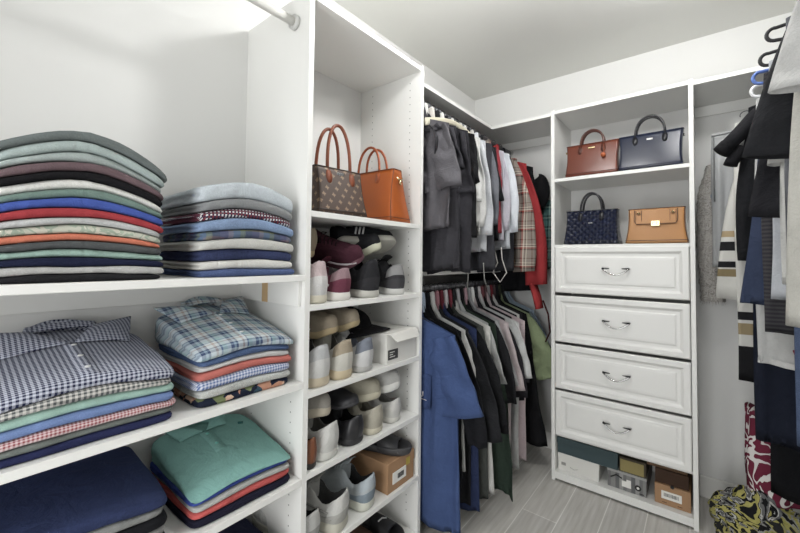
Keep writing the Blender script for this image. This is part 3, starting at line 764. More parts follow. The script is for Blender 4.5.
# ================================================================ shoes
def hw_(s, W):
    if s < .13: return W*.42*max(0, 1-(1-s/.13)**2.4)**.45
    if s < .42: return W*lerp(.42, .37, sst(.13, .42, s))
    if s < .70: return W*lerp(.37, .47, sst(.42, .70, s))
    return W*.47*sqrt(max(0, 1-((s-.70)/.30)**2.2))
SV = [0, .006, .02, .04, .06, .085, .11, .15, .2, .25, .3, .35, .39, .43, .47, .52, .57, .62, .68, .74, .8, .86, .91, .95, .98, .994, 1]
def shoe(name, label, loc, rot, up, sole, inner='4b4b4c', L=.285, W=.108, hh=.075, mid=.058, toe=.05, st=.028, lace=None, tab=None, stripe=None, swoosh=None, group=None, tong=None, high=0, rough=.6, cat='shoe', closed=False, outs=None, rise=.012):
    root = empty(name, loc, rot); tag(root, label, cat, group)
    um = fabric(up, .05) if isinstance(up, str) else up
    im = fabric(inner, .05); sm = plain('rubber_'+sole, sole, .55)
    # sole
    b = MB(); rows = []
    for z, k in ((0, .93), (.003, .985), (st*.35, 1.03), (st*.8, 1.0), (st, .97)):
        ring = []
        for s in SV: ring.append((s*L, -hw_(s, W)*k-.001, z+rise*sst(.7, 1, s)**2+(.004 if s > .9 else 0)*0))
        for s in SV[::-1][1:-1]: ring.append((s*L, hw_(s, W)*k+.001, z+rise*sst(.7, 1, s)**2))
        cxm = L/2; ring = [(cxm+(x-cxm)*(1+(k-1)*.3), y, zz) for x, y, zz in ring]
        rows.append(ring)
    b.grid(rows, closed_u=True, cap=True)
    so = b.build('sole', sm, root)
    if outs:
        b = MB(); b.grid([[(x, y, z-.0015) for x, y, z in rows[0]], [(x*1.002, y*1.02, z+.004) for x, y, z in rows[1]]], closed_u=True, cap=True)
        b.build('outsole', plain('rubber_'+outs, outs, .6), so)
    # upper
    b = MB(); ku = b.mat(um); ki = b.mat(im); rows = []; K = 14; vs_ = []
    def rim(s): return .012*exp(-(s/.035)**2)-.006+lerp(hh+high, mid+high*.8, sst(.03, .2, s)) + (hh+.022+high-mid-high*.8)*sst(.24, .42, s)
    def crown(s):
        a = hh+.020+high
        if s < .42: return a
        return lerp(lerp(a, toe+.012, sst(.42, .72, s)**.8), toe, sst(.7, .86, s))
    for s in SV:
        v = 0 if closed else sst(.025, .06, s)*(1-sst(.36, .43, s)); vs_.append(v)
        h = hw_(s, W)*.985
        endk = min(1, (s/.02)**.4 if s < .02 else 1)
        tk = sqrt(max(0, 1-((s-.86)/.14)**2)) if s > .86 else 1
        cz = (crown(s) if s > .42 else lerp(rim(s), crown(s), sst(.3, .42, s)))*tk
        if s <= .42: cz = rim(s)
        r_ = []
        for i in range(-K, K+1):
            sg = -1 if i < 0 else 1; ai = abs(i)
            # closed dome
            q = 1-ai/K; an = q*pi/2
            dy = sg*h*cos(an)**.7 if i else 0; dz = cz*sin(an)**.8
            # open profile
            if ai >= 7:
                t_ = (K-ai)/(K-7); oy = sg*h*(1-.22*t_**2+.05*sin(pi*t_)); oz = rim(s)*t_
            else:
                t_ = (7-ai)/7
                if t_ < .25: oy = sg*h*(.78-.12*t_/.25); oz = rim(s)+.003*sin(pi*t_/.25)
                elif t_ < .65: oy = sg*h*.66; oz = lerp(rim(s), .006, (t_-.25)/.4)
                else: oy = sg*h*.66*(1-(t_-.65)/.35); oz = .006
            if s < .09 and not closed:
                dy, dz = oy, (oz if ai >= 7 else rim(s))
            y, z = lerp(dy, oy, v), lerp(dz, oz, v)
            back = .0
            x = s*L + (-.006*sin(min(1, z/(hh))*pi*.9) if s < .1 else 0)
            r_.append((x, y, st-.004+z+rise*sst(.7, 1, s)**2))
        rows.append(r_)
    kt = b.mat(fabric(tab, .04)) if tab else ku; kst = b.mat(fabric(stripe, .04)) if stripe else ku
    def mis(i, j):
        if vs_[i] > .5 and vs_[min(i+1, len(vs_)-1)] > .2 and 8 <= j <= 2*K-9: return ki
        a = min(j, 2*K-1-j); t_ = a/(K-7)
        if tab and SV[i] < .1 and t_ >= .55: return kt
        if stripe and SV[i] < .25 and t_ < .3: return kst
        return ku
    b.grid(rows, None, mis=mis)
    b.build('upper', None, root, recalc=False)
    ztop = lambda s: st-.004+(lerp(hh+.020+high, toe+.012, sst(.42, .72, s)**.8))
    if not closed:
        b = MB(); rows = []
        for k in range(7):
            q = k/6; s = lerp(.58, .30, q); z = ztop(max(.42, s))+.002+(.022*q**2 if s < .42 else .002)
            wd = hw_(.5, W)*lerp(.3, .62, q)
            rows.append([(s*L, -wd, z-.008), (s*L-.001, -wd*.5, z+.001), (s*L-.001, 0, z+.003), (s*L-.001, wd*.5, z+.001), (s*L, wd, z-.008), (s*L+.003, wd*.5, z-.005), (s*L+.004, 0, z-.003), (s*L+.003, -wd*.5, z-.005)])
        b.grid(rows, closed_u=True, cap=True); b.build('tongue', fabric(tong, .05) if tong else um, root)
    if lace:
        b = MB()
        for k in range(5):
            s = lerp(.43, .64, k/4); z = ztop(s)+.003; wd = hw_(.5, W)*lerp(.62, .5, k/4)
            b.tube([(s*L+.006, -wd, z-.016), (s*L+.002, -wd*.5, z-.001), (s*L, 0, z+.003), (s*L+.002, wd*.5, z-.001), (s*L+.006, wd, z-.016)], .0024, n=6)
        for q in (-1, 1): b.tube([(.43*L, 0, ztop(.43)+.005), (.41*L, q*.018, ztop(.43)+.009), (.45*L, q*.03, ztop(.45)+.001), (.43*L, 0, ztop(.43)+.004)], .002, n=6)
        b.build('laces', fabric(lace, .05), root)
    if swoosh:
        for sg in (-1, 1):
            for (s0, z0), (s1, z1) in swoosh[1:]:
                b = MB()
                b.tube([(lerp(s0, s1, t_)*L, sg*(hw_(lerp(s0, s1, t_), W)*(.985-.05*lerp(z0, z1, t_)/hh)+.001), st+lerp(z0, z1, t_)) for t_ in (0, .25, .5, .75, 1)], .004, n=6, ry=.004)
                b.build('side_stripe', fabric(swoosh[0], .05), root)
    return root
def P_(x, y, z): return (x, y, z)
HX = -.966; PIr = pi
S2, S3, S4, S5, S6 = SH['s2']+.001, SH['s3']+.001, SH['s4']+.001, SH['s5']+.001, SH['s6']+.001
stripes3 = lambda c: (c, ((.30, .012), (.36, .05)), ((.36, .012), (.42, .05)), ((.42, .012), (.48, .05)))
# shelf below the bags
shoe('sneaker', 'white sneaker with pink collar standing left on the first shoe shelf', P_(HX, .797, S2), (0, 0, PIr-.06), 'd9d8d6', 'c9c4b4', inner='caa6a6', tab='cdb6b8', W=.098, hh=.085, high=.02, st=.03, lace='dcdcdc', group=None, cat='shoe')
shoe('sneaker', 'maroon and pink sneaker with thick white sole on the first shoe shelf', P_(HX-.004, .908, S2), (0, 0, PIr+.03), '7c3a50', 'd8d5d0', inner='6b6265', tab='a07f86', W=.106, hh=.08, st=.032, lace='cbbfc2', swoosh=('d2c9ca', ((.12, .02), (.4, .05))))
shoe('sneaker', 'black sneaker with pale grey rubber sole upright on the first shoe shelf', P_(HX, 1.052, S2), (0, 0, PIr-.02), '2c2c30', 'b6b5ae', inner='202022', W=.112, hh=.088, high=.025, st=.03, lace='262628', stripe='36363a')
shoe('sneaker', 'charcoal running shoe with three light stripes standing rightmost on the first shoe shelf', P_(HX-.006, 1.205, S2), (0, 0, PIr-.32), '3f3f43', 'c3c3c0', inner='2c2c2e', W=.108, hh=.082, high=.012, st=.028, lace='303033', stripe='4a4a4e', tab='8f8f90', swoosh=stripes3('c9c9c9'))
shoe('sneaker', 'maroon sneaker lying tilted on top of the pink and maroon one', P_(-1.235, .93, S2+.152), (radians(38), radians(6), radians(18)), '4d2433', '5c3a44', inner='241a1e', L=.27, W=.10, hh=.07, st=.024, lace='2a1a20', swoosh=('d9cfd2', ((.45, .004), (.95, .004))), rise=.02)
shoe('sneaker', 'black striped sneaker with grey sole lying across the top of the pile', P_(-1.10, .975, S2+.185), (radians(-38), radians(-2), radians(66)), '1c1e22', '9b9a92', inner='151517', L=.265, W=.105, hh=.07, st=.026, lace='3a3a3e', swoosh=stripes3('c9c9c9'))
shoe('sneaker', 'black shoe with cream sole lying toe out over the black sneaker', P_(-1.24, 1.06, S2+.150), (radians(14), radians(-3), radians(10)), '232327', 'b7b7a4', inner='151517', L=.265, W=.10, hh=.06, st=.03, lace=None, rise=.02)
shoe('canvas_shoe', 'beige canvas shoe leaning upright above the white and pink sneaker', P_(-1.05, .806, S2+.150), (radians(6), radians(-12), radians(178)), 'a9977b', 'b5a483', inner='6b604d', L=.24, W=.094, hh=.075, st=.026, closed=True)
# second shoe shelf
ng = 'heels out on the second shoe shelf'
shoe('sneaker', 'white sneaker with beige sole, heel out, leftmost on the second shoe shelf', P_(HX, .812, S3), (0, 0, PIr-.03), 'd3d3d0', 'b8ad98', inner='4a4844', W=.104, hh=.088, high=.012, st=.034, tab='bdbfc1', lace='c9c9c9')
shoe('sneaker', 'cream sneaker with tan collar patch, heel out, on the second shoe shelf', P_(HX, .919, S3), (0, 0, PIr), 'd2cfc3', 'bcae93', inner='55524b', W=.104, hh=.088, high=.012, st=.034, tab='a99a80', lace='c9c9c9')
shoe('sneaker', 'white sneaker with slate blue collar, heel out, next to the white shoe box', P_(HX, 1.028, S3), (0, 0, PIr+.04), 'd3d4d4', 'a9a9a6', inner='6b7280', W=.102, hh=.088, high=.012, st=.024, tab='7d8594', lace='c9c9c9')
shoe('canvas_shoe', 'beige suede shoe lying toe out on the left above the heel out sneakers', P_(-1.25, .835, S3+.158), (radians(8), radians(4), radians(12)), '9d8f78', 'a59474', inner='4b453b', L=.265, W=.10, hh=.05, st=.026, rise=.02)
shoe('canvas_shoe', 'beige suede shoe lying toe out beside its mate near the black cap', P_(-1.26, .95, S3+.16), (radians(10), radians(3), radians(14)), 'a4967f', 'a89877', inner='4b453b', L=.262, W=.098, hh=.05, st=.026, rise=.02)
# third shoe shelf
shoe('leather_shoe', 'brown leather shoe with black sole at the left edge of the third shoe shelf', P_(HX+.0, .778, S4), (0, 0, PIr), plain('brown_shoe', '6e4128', .4), '2a2725', inner='3a2a20', W=.056, L=.26, hh=.075, st=.022)
shoe('sneaker', 'plain white sneaker with open collar, heel out on the third shoe shelf', P_(HX-.002, .864, S4), (0, 0, PIr+.17), 'd0d0cb', 'c8c8c2', inner='6a6864', W=.11, hh=.082, st=.03, lace='c9c9c5', high=.006)
shoe('sneaker', 'black leather shoe, heel out, beside the white sneaker on the third shoe shelf', P_(HX-.004, .982, S4), (0, 0, PIr-.02), plain('black_leather_shoe', '232326', .35), '2a2a2c', inner='151516', W=.106, hh=.075, st=.026)
shoe('sneaker', 'cream canvas sneaker, heel out, in the middle of the third shoe shelf', P_(HX-.004, 1.093, S4), (0, 0, PIr), 'b6b09d', 'bdb8a6', inner='7a7566', W=.102, hh=.078, st=.026)
shoe('sneaker', 'small white laced sneaker, rightmost on the third shoe shelf', P_(HX-.014, 1.222, S4), (0, 0, PIr+.1), 'd0cfca', 'c5c4bd', inner='8a8882', W=.10, hh=.07, st=.024, lace='e0dfdb')
shoe('sneaker', 'light grey shoe lying toe out above the plain white sneaker', P_(-1.25, .83, S4+.126), (radians(-5), radians(0), radians(4)), 'a9a49a', 'bcb3a2', inner='55524c', L=.265, W=.10, hh=.045, st=.03)
shoe('loafer', 'flat black shoe lying toe out over the black leather shoe', P_(-1.25, .945, S4+.122), (radians(6), radians(0), radians(10)), plain('black_loafer', '26262a', .45), '3a3a3d', inner='19191a', L=.27, W=.10, hh=.038, mid=.035, toe=.03, st=.014)
shoe('sneaker', 'cream laced sneaker lying toe out over its mate on the third shoe shelf', P_(-1.25, 1.04, S4+.124), (radians(6), radians(2), radians(16)), 'aaa48f', 'b3ae9b', inner='6f6a5c', L=.275, W=.104, hh=.05, st=.03, lace='a09a88')
shoe('sneaker', 'pale grey sneaker lying across the small white laced one', P_(-1.19, 1.10, S4+.128), (radians(4), radians(0), radians(30)), 'b4b4b0', 'c6c6c2', inner='8c8c88', L=.25, W=.098, hh=.042, st=.032)
# fourth shoe shelf
shoe('running_shoe', 'white and grey running shoe at the left edge of the fourth shoe shelf', P_(-.972, .793, S5), (0, 0, PIr+.12), 'c7c8c4', 'b9b7ac', inner='3a3b3a', W=.10, hh=.085, st=.034, lace='b0b0ac', stripe='a3a49f')
shoe('running_shoe', 'large white running shoe with dark lining on the fourth shoe shelf', P_(-.968, .925, S5), (radians(0), 0, PIr+.38), 'c9c9c4', 'b5b3a6', inner='4a4b4a', W=.118, L=.30, hh=.088, st=.036, lace='b8b8b3', stripe='adada6', swoosh=('a7a7a1', ((.1, .01), (.5, .03)), ((.15, .03), (.5, .05))))
shoe('running_shoe', 'pale blue and cream running shoe beside the brown shoe box', P_(-.968, 1.058, S5), (0, 0, PIr+.22), 'b3bdc2', 'c4c5ba', inner='2e2e2f', W=.104, hh=.088, st=.034, stripe='8596a3', tab='b3c0c8', lace='b9c4ca')
# bottom
shoe('loafer', 'brown suede shoe lying at the very bottom of the shoe tower', P_(-1.25, 1.085, S6), (0, 0, .12), fabric('5d4433', .1), '3a2c22', inner='241a14', L=.28, W=.11, hh=.06, toe=.05, st=.02)
def slide(name, label, loc, rot, c, L=.27, W=.105, strapc=None, logo=None):
    root = empty(name, loc, rot); tag(root, label, 'sandal'); m = plain('foam_'+c, c, .55)
    b = MB(); rows = []
    for z, k in ((0, .95), (.008, 1.0), (.022, 1.03), (.03, 1.0), (.027, .9), (.018, .8), (.016, .3)):
        ring = [(s*L, -hw_(s, W)*k, z+.006*sst(.6, 0, s)) for s in SV]+[(s*L, hw_(s, W)*k, z+.006*sst(.6, 0, s)) for s in SV[::-1][1:-1]]
        ring = [(L/2+(x-L/2)*(1-(1-k)*.6), y, zz) for x, y, zz in ring]
        rows.append(ring)
    b.grid(rows, closed_u=True, cap=True); b.build('footbed', m, root)
    b = MB(); rows = []
    for k in range(15):
        a = pi*k/14; s0, s1 = lerp(.5, .46, sin(a)), lerp(.84, .80, sin(a))
        w0, w1 = hw_(s0, W)*1.05, hw_(s1, W)*1.05; z0, z1 = .012+.058*sin(a)**.7, .012+.036*sin(a)**.7
        rows.append([(s0*L, -w0*cos(a), z0), (lerp(s0, s1, .5)*L, -lerp(w0, w1, .5)*1.02*cos(a), lerp(z0, z1, .45)+.002), (s1*L, -w1*cos(a), z1),
                     (s1*L, -w1*cos(a)*.9, z1-.006), (s0*L, -w0*cos(a)*.9, z0-.007)])
    b.grid(rows, closed_u=True, cap=True); st_ = b.build('strap', plain('foam_'+(strapc or c), strapc or c, .5), root)
    if logo:
        b = MB(); b.tube([(.60*L, -.022, .062), (.62*L, 0, .065), (.66*L, .018, .058)], .003, n=6); b.build('logo', plain('logo_pale', 'c9c9c9', .5), st_)
    return root
slide('slide_sandal', 'dark grey slide sandal lying on the brown shoe box', P_(-1.20, 1.17, SH['s5']+.1205), (0, 0, radians(24)), '3b3b3d')
slide('slide_sandal', 'black slide sandal with a small pale mark at the bottom of the tower', P_(-1.235, 1.205, S6), (0, radians(0), radians(10)), '1d1d20', logo=True)
# black cap on the white shoe box
def cap_(name, label, loc, rot, c):
    root = empty(name, loc, rot); tag(root, label, 'cap'); m = fabric(c, .1)
    b = MB(); rows = []
    for i in range(13):
        a = pi/2*i/12; rows.append([(.085*cos(a)**.8*cos(t_)*1.12, .08*cos(a)**.8*sin(t_), .085*sin(a)*(1-.1*cos(t_))) for t_ in [2*pi*k/32 for k in range(32)]])
    b.grid(rows, closed_u=True); b.build('crown', m, root)
    b = MB(); rows = []
    for i in range(9):
        u = i/8; row = []
        for k in range(13):
            a = lerp(-1.15, 1.15, k/12); r = lerp(.086, .086+.075*cos(a*.9)**.6, u)
            row.append((r*cos(a)*1.1, r*sin(a), .004-.012*u+.01*(1-abs(a)/1.15)*u-.02*(a/1.15)**2*u+.008))
        rows.append(row)
    b.grid(rows); o = b.build('brim', m, root); o.modifiers.new('t', 'SOLIDIFY').thickness = .004
    b = MB(); b.tube([(0, 0, .083), (0, 0, .088)], .007, n=12); b.build('button', m, root)
cap_('cap', 'black cap resting on the white shoe box', P_(-1.17, 1.13, SH['s3']+.1245), (0, 0, radians(10)), '1c1c20')

# ================================================================ hanging clothes
def hanger(rodp, m, label, group, ry=0, W=.205, wood=False, curl=False, drop=.085, tilt=0, ze=-.19):
    """a hanger hooked over a rod at rodp (the rod's centre)"""
    r = empty('clothes_hanger', rodp, (0, tilt, ry)); tag(r, label, 'hanger', group)
    b = MB(); q = .0205
    pts = [(-q*.9, 0, -.004)]+[(q*cos(a), 0, q*sin(a)) for a in [pi-pi*k/9 for k in range(10)]]+[(q, 0, -.012), (.008, 0, -.03), (0, 0, -drop)]
    b.tube(pts, .0020, n=6); b.build('hook', plain('hook_dark_steel', '55555a', .3, 1), r)
    b = MB()
    if wood:
        rows = []
        for k in range(17):
            u = -1+2*k/16; x = u*W; z = -drop-.008-.055*abs(u)**1.5; th = lerp(.013, .019, abs(u))
            rows.append([(x, .007*cos(a), z+th*sin(a)) for a in [2*pi*j/12 for j in range(12)]])
        b.grid(rows, closed_u=True, cap=True)
    else:
        L = [(-W, 0, ze), (-W*.55, 0, lerp(-drop, ze, .5)), (-.03, 0, -drop-.010), (0, 0, -drop), (.03, 0, -drop-.010), (W*.55, 0, lerp(-drop, ze, .5)), (W, 0, ze)]
        b.tube(L, .0045, n=8, ry=.003)
        b.tube([L[0], (-W*.97, 0, ze-.01), (0, 0, ze-.011), (W*.97, 0, ze-.01), L[-1]], .003, n=6)
    b.build('shoulder_bar', m, r); return r
HOOKD = .052
def garment(name, rodp, mat, label, L=.70, W=.21, T=.012, top=-.045, neck=.055, neckh=.055, slope=.30, flare=.05, seed=0, sl=None, sr=None, collar=None, group=None, cat='shirt', ry=0, fold=1.0, hem=None, yoff=0, xoff=0, folds=3.2, waist=0, openf=False, hemwave=0):
    """body hangs from the rod; sl / sr: sleeve dicts for the -x and +x side"""
    rnd = random.Random(seed*7+3)
    p1, p2, p3 = (rnd.uniform(0, 6.28) for _ in range(3))
    NT_, M_ = 56, 30
    def ztop(x):
        a = abs(x)
        if a < neck: return top - .012*(a/neck)**2
        return top-.012-neckh*sst(neck, neck+.022, a)-slope*max(0, a-neck-.01)
    b = MB(); rows = []
    def wv(v): return W*(1+flare*v-waist*sin(pi*v)+.02*sin(5*v+p3))-(.0 if v > .06 else 0)
    def fold_y(x, v): return fold*(.011*sin(folds*2*pi*x/(2*W)*1.0+p1+v*1.2)+.009*(.5-abs(sin(folds*2.6*x/W+p2-v*1.6)))+.004*sin(folds*9*x/W+p3+v*3))*sst(.02, .45, v)
    for i in range(M_+1):
        v = (i/M_)**1.15; row = []
        for k in range(NT_):
            th = 2*pi*k/NT_; cx = spow(cos(th), .85); x = cx*wv(v)
            tk = T*lerp(.5, 1, sst(0, .25, v))*lerp(1, 1.5, sst(.3, 1, v))
            y = spow(sin(th), .75)*tk+fold_y(x, v)
            zt = ztop(cx*W); zb = -L + hemwave*sin(6*cx+p2) - (.008*cos(cx*3))
            zz = lerp(zt, zb, v)
            nn = noise.noise(Vector((x*7+seed, v*6, (1 if sin(th) > 0 else -1)*2.3+seed)))*.009*fold*sst(.03, .3, v)
            row.append((x+xoff*v, y+nn+yoff*v, zz))
        rows.append(row)
    # turn the hem inwards
    last = rows[-1]
    rows.append([(x*.985, y*.9+fold_y(x, 1)*.0, z+.004) for x, y, z in last]); rows.append([(x*.975, y*.8, z+.03) for x, y, z in last])
    b.grid(rows, None, closed_u=True)
    o = b.build(name, mat, None, loc=rodp, rot=(0, 0, ry), recalc=True); tag(o, label, cat, group)
    if hem:
        hb = MB(); hb.grid([[(x*1.004, y*1.05, z+.02) for x, y, z in last], [(x*1.006, y*1.07, z+.001) for x, y, z in last]], closed_u=True)
        h = hb.build('hem_band', hem if not isinstance(hem, str) else fabric(hem), o)
    # collar / neckband standing round the hanger's neck
    if collar is not False:
        cm = mat if collar is None else (fabric(collar) if isinstance(collar, str) else collar)
        cb = MB(); rws = []
        for z, kx, ky in ((top-.014-neckh*.8, 1.12, 1.0), (top-.02, 1.02, 1.1), (top+.008, .92, 1.05), (top+.014, .84, .85), (top+.012, .78, .6), (top-.02, .76, .5)):
            rws.append([(neck*kx*cos(a), max(T*1.25, .0165)*ky*spow(sin(a), .7), z+.006*cos(2*a)) for a in [2*pi*j/24 for j in range(24)]])
        cb.grid(rws, closed_u=True); cb.build('collar', cm, o)
    for sgn, sd in ((-1, sl), (1, sr)):
        if not sd: continue
        n = 14; l = sd.get('len', .22); spread = sd.get('out', .07); dropz = sd.get('drop', l*.93); w0 = sd.get('w0', .085); w1 = sd.get('w1', .08); yf_ = sd.get('y', 0)
        bend = sd.get('bend', 0); tt = sd.get('t', T*1.1)
        xs = W-.012; zs_ = ztop(W)-.002
        sm = sd.get('mat', mat); sb = MB(); rws = []
        for k in range(n+1):
            t_ = k/n
            px = xs+spread*(t_**.75)+bend*sin(pi*t_)
            pz = zs_-dropz*t_
            w = lerp(w0, w1, t_**.8)*lerp(.55, 1, sst(0, .3, t_)); th_ = tt*lerp(.7, 1.25, t_)
            # the sleeve's own outer edge runs through (px, pz); its inner edge lies towards the body
            sl_ = math.atan2(dropz, spread*1.0+1e-6); nx, nz = -sin(sl_), -cos(sl_)*.6
            row = []
            for j in range(20):
                a = 2*pi*j/20; u = (1-spow(cos(a), .9))/2
                wr = .008*fold*sin(9*u+p1+4*t_)+.005*sin(17*t_+p2+5*u)*sst(.1, .5, t_)*sd.get('wr', 1)
                row.append((sgn*(px+nx*2*w*u), tt*0+th_*spow(sin(a), .8)+wr+yf_*t_, pz+nz*2*w*u*(1-t_*.2)))
            rws.append(row)
        lr = rws[-1]; c_ = [sum(p[i] for p in lr)/20 for i in range(3)]
        rws.append([tuple(lerp(c_[i], p[i], .93) for i in range(3)) for p in lr]); rws.append([(lerp(c_[0], p[0], .85), lerp(c_[1], p[1], .7), p[2]+.03) for p in lr])
        sb.grid(rws, closed_u=True); so = sb.build('sleeve', sm, o)
        if sd.get('cuff'):
            q = MB(); q.grid([[tuple(lerp(c_[i], p[i], 1.04) if i < 2 else p[i]+dz for i in range(3)) for p in lr] for dz in (.035, .0, -.004)], closed_u=True)
            q.build('cuff', fabric(sd['cuff']) if isinstance(sd['cuff'], str) else sd['cuff'], so)
    return o
wallS = lambda l=.20: dict(len=l, out=.012, drop=l*.98, w0=.07, w1=.055)
def shortS(l=.24, out=.10, **k): return dict(dict(len=l, out=out, w0=.085, w1=.085), **k)
def longS(l=.56, out=.10, **k): return dict(dict(len=l, out=out, w0=.075, w1=.045, bend=.02), **k)
RX = -1.05
# ------------------------------ lower left rod
ZR = 1.072
darkh = plain('hanger_black', '1d1d1f', .6)
lowg = 'clothes on the lower left rod'
low = [
 ('t_shirt', '3d588f', 'blue pocket tee with a small white emblem, first on the lower rod', 'tee', dict(L=1.0, W=.235, T=.02, sr=shortS(.33, .135, w0=.105, w1=.10, t=.022), flare=.10, fold=1.0, collar='354d7d', slope=.33)),
 ('t_shirt', '1b1c20', 'black tee hanging right behind the blue pocket tee', 'tee', dict(L=1.0, W=.215, sr=shortS(.34, .12), collar='9fb3cc')),
 ('long_sleeve_shirt', '202126', 'black long sleeved shirt behind the first black tee', 'shirt', dict(L=.86, sr=longS(.50, .14), collar='23232b')),
 ('t_shirt', 'cfd0cd', 'white tee whose pale shoulder shows between black shirts', 'tee', dict(L=.80, sr=shortS(.22, .075), collar='d8d8d6')),
 ('long_sleeve_shirt', '2a2b2f', 'charcoal long sleeved shirt with cuffed sleeve reaching lowest in the row', 'shirt', dict(L=.98, sr=longS(.50, .17, w1=.055), collar='a66d78')),
 ('long_skirt', '303f6b', 'navy blue garment hanging long and narrow near the front of the lower row', 'skirt', dict(L=1.02, W=.225, sr=None, flare=.1, collar='6d2231')),
 ('long_sleeve_shirt', '1e1f22', 'black shirt with rolled cuff hanging over the dark green garment', 'shirt', dict(L=.80, sr=longS(.48, .17, w1=.06, cuff='18181a'), collar='c9c0c4')),
 ('shirt', '4c504c', 'dark grey shirt hanging long beside the white strip', 'shirt', dict(L=1.0, W=.225, flare=.12, sr=shortS(.2, .05), collar='7f2b3c')),
 ('dress', 'd6d5cf', 'long white garment showing as a bright strip low in the row', 'dress', dict(L=.985, W=.235, flare=.13, sr=shortS(.18, .02), collar='2a2a2f')),
 ('shirt', 'b9bbba', 'pale grey shirt with sloping shoulder in the middle of the lower row', 'shirt', dict(L=.82, sr=shortS(.3, .11), collar='b7b5bb')),
 ('dress', '2f4034', 'dark green pleated garment with ruffled hem in the lower row', 'dress', dict(L=1.02, W=.235, flare=.42, sr=None, fold=1.6, hemwave=.02, collar='17171a')),
 ('long_sleeve_shirt', '232327', 'black shirt behind the pale grey one in the middle of the lower row', 'shirt', dict(L=.8, sr=longS(.42, .13), collar='b48d98')),
 ('shirt', 'a8a9ab', 'mid grey shirt with striped folds in the lower row', 'shirt', dict(L=.88, sr=shortS(.34, .12), collar='8f9193')),
 ('shirt', 'c4b4b6', 'dusty pink shirt peeking below the grey ones', 'shirt', dict(L=.93, W=.25, sr=shortS(.36, .10), collar='dfe0df')),
 ('long_sleeve_shirt', '2a282e', 'dark charcoal shirt left of the last white sleeve', 'shirt', dict(L=.8, sr=longS(.42, .14), collar='2d2d33')),
 ('shirt', 'c6c8c7', 'light grey long shirt between two charcoal ones', 'shirt', dict(L=.98, W=.27, sr=shortS(.3, .09), collar='c2bcc0')),
 ('long_sleeve_shirt', '1d1d20', 'black long sleeved shirt whose sleeve hangs in front of the corner', 'shirt', dict(L=.72, sr=longS(.48, .085, w1=.06), collar='8a4a52')),
 ('shirt', 'cfb9be', 'pale pink narrow garment hanging low near the corner', 'shirt', dict(L=.97, W=.27, sr=None, collar='6f5355')),
 ('long_sleeve_shirt', '302f34', 'graphite shirt just ahead of the white sleeved one', 'shirt', dict(L=.78, sr=longS(.40, .085), collar='a7a4a8')),
 ('shirt', 'd5d5d2', 'white shirt with a thin shoulder line in front of the olive one', 'shirt', dict(L=.7, sr=shortS(.30, .06), collar='7e2532')),
 ('long_sleeve_shirt', '2b2a2e', 'charcoal short jacket in front of the olive shirt', 'jacket', dict(L=.7, sr=shortS(.34, .05), collar='5c4a50')),
 ('dress', '1b1b1e', 'black long dress hanging to shin height beside the corner', 'dress', dict(L=.94, W=.225, flare=.55, sr=None, fold=1.3, collar='2c2c30')),
 ('t_shirt', '8b9c6c', 'olive green tee near the corner end of the lower rod', 'tee', dict(L=.60, W=.235, flare=.15, sr=shortS(.36, .21, w0=.11, w1=.10, t=.02), collar='444a3a')),
 ('shirt', '2a2d33', 'dark shirt squeezed behind the olive green tee', 'shirt', dict(L=.72, sr=shortS(.3, .12), collar='24262a')),
 ('shirt', 'a3bccb', 'pale blue shirt behind the olive green tee', 'shirt', dict(L=.62, sr=shortS(.24, .12), collar='9fb0bd')),
 ('shirt', '9cb3c9', 'last light blue shirt against the back wall on the lower rod', 'shirt', dict(L=.6, sr=shortS(.26, .13), collar='90a3b5')),
]
y = 1.402
for i, (nm, c, lab, cat, kw) in enumerate(low):
    kw = dict(kw); T_ = kw.pop('T', .010)
    kw.setdefault('neckh', .078); kw.setdefault('slope', .36); kw.setdefault('W', .212)
    Y = y if i == 0 else 1.432+.0405*(i-1)+.01
    hanger((RX, Y, ZR), darkh, 'slim black hanger on the lower left rod holding a garment', 'hangers on the lower left rod', W=.175, ze=-.178, drop=.10)
    garment(nm, (RX, Y, ZR), fabric(c, .09), lab, T=T_, seed=i+1, sl=None, group=lowg, cat=cat, top=-.030, neck=.046, **kw)
# blue tee pocket and emblem
bt = [o for o in COL.objects if o.get('label', '').startswith('blue pocket tee')][0]
def front_y(o, x, z):
    best, d0 = 0, 9
    for v in o.data.vertices:
        d = (v.co.x-x)**2+(v.co.z-z)**2
        if v.co.y < 0.03 and d < d0 and v.co.y < 99:
            if best == 0 or d < d0: d0 = d; best = v.co.y
    ys = [v.co.y for v in o.data.vertices if abs(v.co.x-x) < .02 and abs(v.co.z-z) < .03]
    return min(ys) if ys else best
b = MB(); rows = []
px0, px1, pz0, pz1 = .03, .125, -.51, -.365
for i in range(9):
    z = lerp(pz1, pz0, i/8); rows.append([(lerp(px0, px1, k/8), front_y(bt, lerp(px0, px1, k/8), z)-.004, z-(.012*(1-abs(k/4-1)) if i == 8 else 0)) for k in range(9)])
b.grid(rows); pk = b.build('chest_pocket', fabric('3a5388', .09), bt); pk.modifiers.new('t', 'SOLIDIFY').thickness = .002
b = MB()
ey = lambda x, z: front_y(bt, x, z)-.0075
b.tube([(.07, ey(.07, -0.4250), -0.4170), (.066, ey(.066, -0.4450), -0.4400), (.072, ey(.07, -0.4550), -0.4600), (.08, ey(.08, -0.4550), -0.4630)], [.002, .005, .006, .003], n=6, ry=.001)
b.tube([(.084, ey(.084, -0.4450), -0.4400), (.084, ey(.084, -0.4550), -0.4600)], [.004, .004], n=6, ry=.001)
b.build('emblem', plain('emblem_white', 'e4dcdc', .7), pk)
b = MB(); b.tube([(.055, ey(.055, -0.4730), -0.4690), (.075, ey(.075, -0.4750), -0.4730), (.10, ey(.10, -0.4800), -0.4770)], .0022, n=6, ry=.001)
b.build('emblem_lettering', plain('emblem_white', 'e4dcdc', .7), pk)
